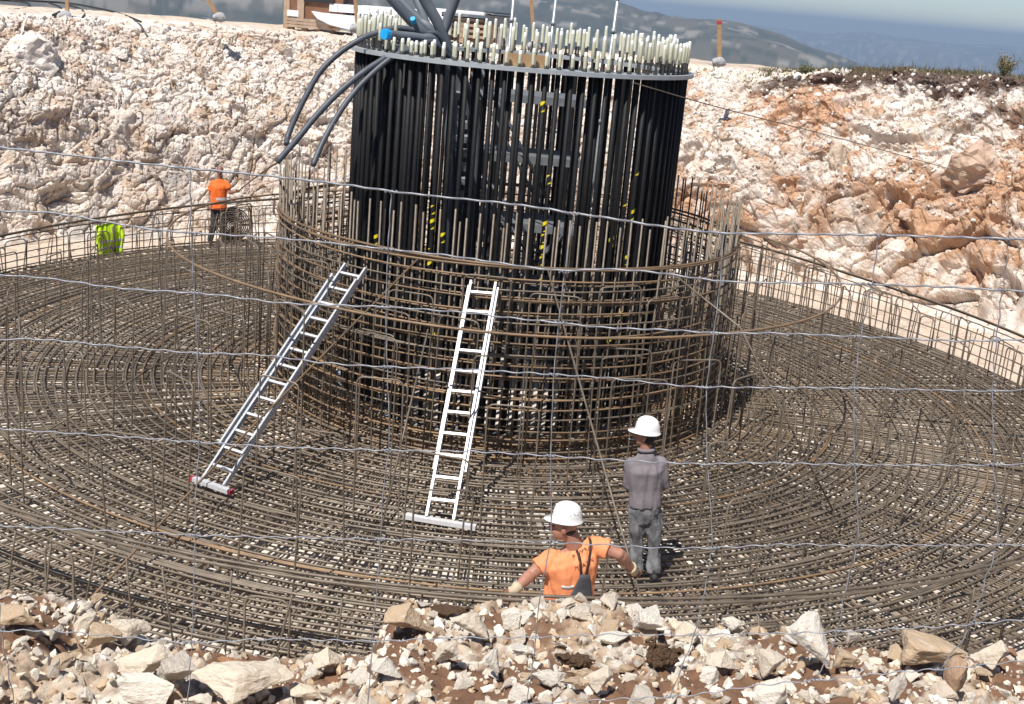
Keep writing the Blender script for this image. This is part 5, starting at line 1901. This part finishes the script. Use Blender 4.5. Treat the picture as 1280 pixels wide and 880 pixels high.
# the rope he holds, running to the end of the longest hose
strand(smooth_path([X(297, 240, yb-0.3), X(306, 232, 26.5), X(330, 214, 21), X(347, 203, 16.25)], 5), 0.016, 'rope', 'rope', 'tan rope from the far worker\'s hand up to the longest hose', 'rope')

# --- coil standing beside the far worker
mb = MB()
pc = atz(290, 303, FLOOR)
for k in range(9):
    rr = 0.04 + 0.045*k
    for q in range(2):
        mb.tube([(rr*math.cos(t), -0.05+0.05*q + 0.004*k, 0.44 + rr*math.sin(t)) for t in np.linspace(0, 2*math.pi, 33)[:-1]], 0.014, 5, closed=True)
for k in range(6):
    t = k*math.pi/3
    mb.tube([(0.15*math.cos(t), -0.03, 0.44+0.15*math.sin(t)), (0.43*math.cos(t), 0.03, 0.44+0.43*math.sin(t))], 0.02, 5)
o = mb.build('wire_coil', M['rebar_dark'], None, True)
o.location = pc
o.rotation_euler = (0.15, 0, 0.3)
tag(o, 'round brownish wire coil standing beside the far worker\'s legs', 'coil')

# --- yellow jacket hung over the perimeter cage
jr = thing('hivis_jacket', 'bright yellow-green hi-vis jacket hung on the outer cage bars at the left', 'jacket', VEST_P, 0)
s_ = VEST_D/FPX
tx = Vector((-math.sin(VEST_A), math.cos(VEST_A), 0))
if tx.x < 0: tx = -tx
dn = Vector((math.cos(VEST_A), math.sin(VEST_A), 0))
if dn.y > 0: dn = -dn
W_, H_j = 38*s_, 40*s_
bl = Blob()
up = Vector((0, 0, 1))
bl.loft([(up*0.02, tx*W_*0.30, dn*0.035), (up*-0.05, tx*W_*0.42, dn*0.055), (up*-0.16, tx*W_*0.48, dn*0.075), (up*-H_j*0.55, tx*W_*0.47, dn*0.085), (up*-H_j*0.92, tx*W_*0.46, dn*0.08), (up*-H_j, tx*W_*0.42, dn*0.05)], 20)
for s in (-1, 1):
    bl.caps([tx*s*W_*0.36 + up*-0.08, tx*s*W_*0.44 + up*-0.25 + dn*0.05, tx*s*W_*0.36 + up*-H_j*0.86 + dn*0.07], [0.075, 0.08, 0.07])
ej = fuse(bl, 'jacket_shell', 'yellowvis', jr, 0.014, 3, 0.03, 6.0)
def strap_on(zc, name):
    c = MB()
    vs, fs = [], []
    K = 26
    for k in range(K+1):
        t = -1 + 2*k/K
        o_ = tx*W_*0.46*t + up*zc - dn*0
        ok, loc, nrm, _ = ej.ray_cast(o_ + dn*1.0, -dn)
        if ok:
            for dz in (-0.022, 0.022):
                ok2, l2, n2, _ = ej.ray_cast(o_ + up*dz + dn*1.0, -dn)
                vs.append((l2 if ok2 else loc) + dn*0.006)
    m = len(vs)//2
    c.add(vs, [(2*i, 2*i+2, 2*i+3, 2*i+1) for i in range(m-1)])
    child(name, c, M['reflect'], jr)
bpy.context.evaluated_depsgraph_get().update()
strap_on(-H_j*0.52, 'reflective_strip')
strap_on(-H_j*0.74, 'reflective_strip')

# ------------------------------------------------------------------ the air
hz = bpy.data.meshes.new('haze')
mb = MB()
mb.box((0, 0, (-1000+60)/2), (33000, 33000, 1060))
o = mb.build('haze', [])
o.data.materials.clear()
hm = bpy.data.materials.new('haze_air')
hm.use_nodes = True
nt = hm.node_tree
for n_ in list(nt.nodes):
    if n_.type != 'OUTPUT_MATERIAL':
        nt.nodes.remove(n_)
out = nt.nodes['Material Output']
pv = nt.nodes.new('ShaderNodeVolumePrincipled')
pv.inputs['Color'].default_value = (0.38, 0.50, 0.68, 1)
pv.inputs['Density'].default_value = 0.00022
pv.inputs['Anisotropy'].default_value = 0.0
nt.links.new(pv.outputs[0], out.inputs['Volume'])
o.data.materials.append(hm)
tag(o, 'pale blue haze lying over the far country', kind='stuff')
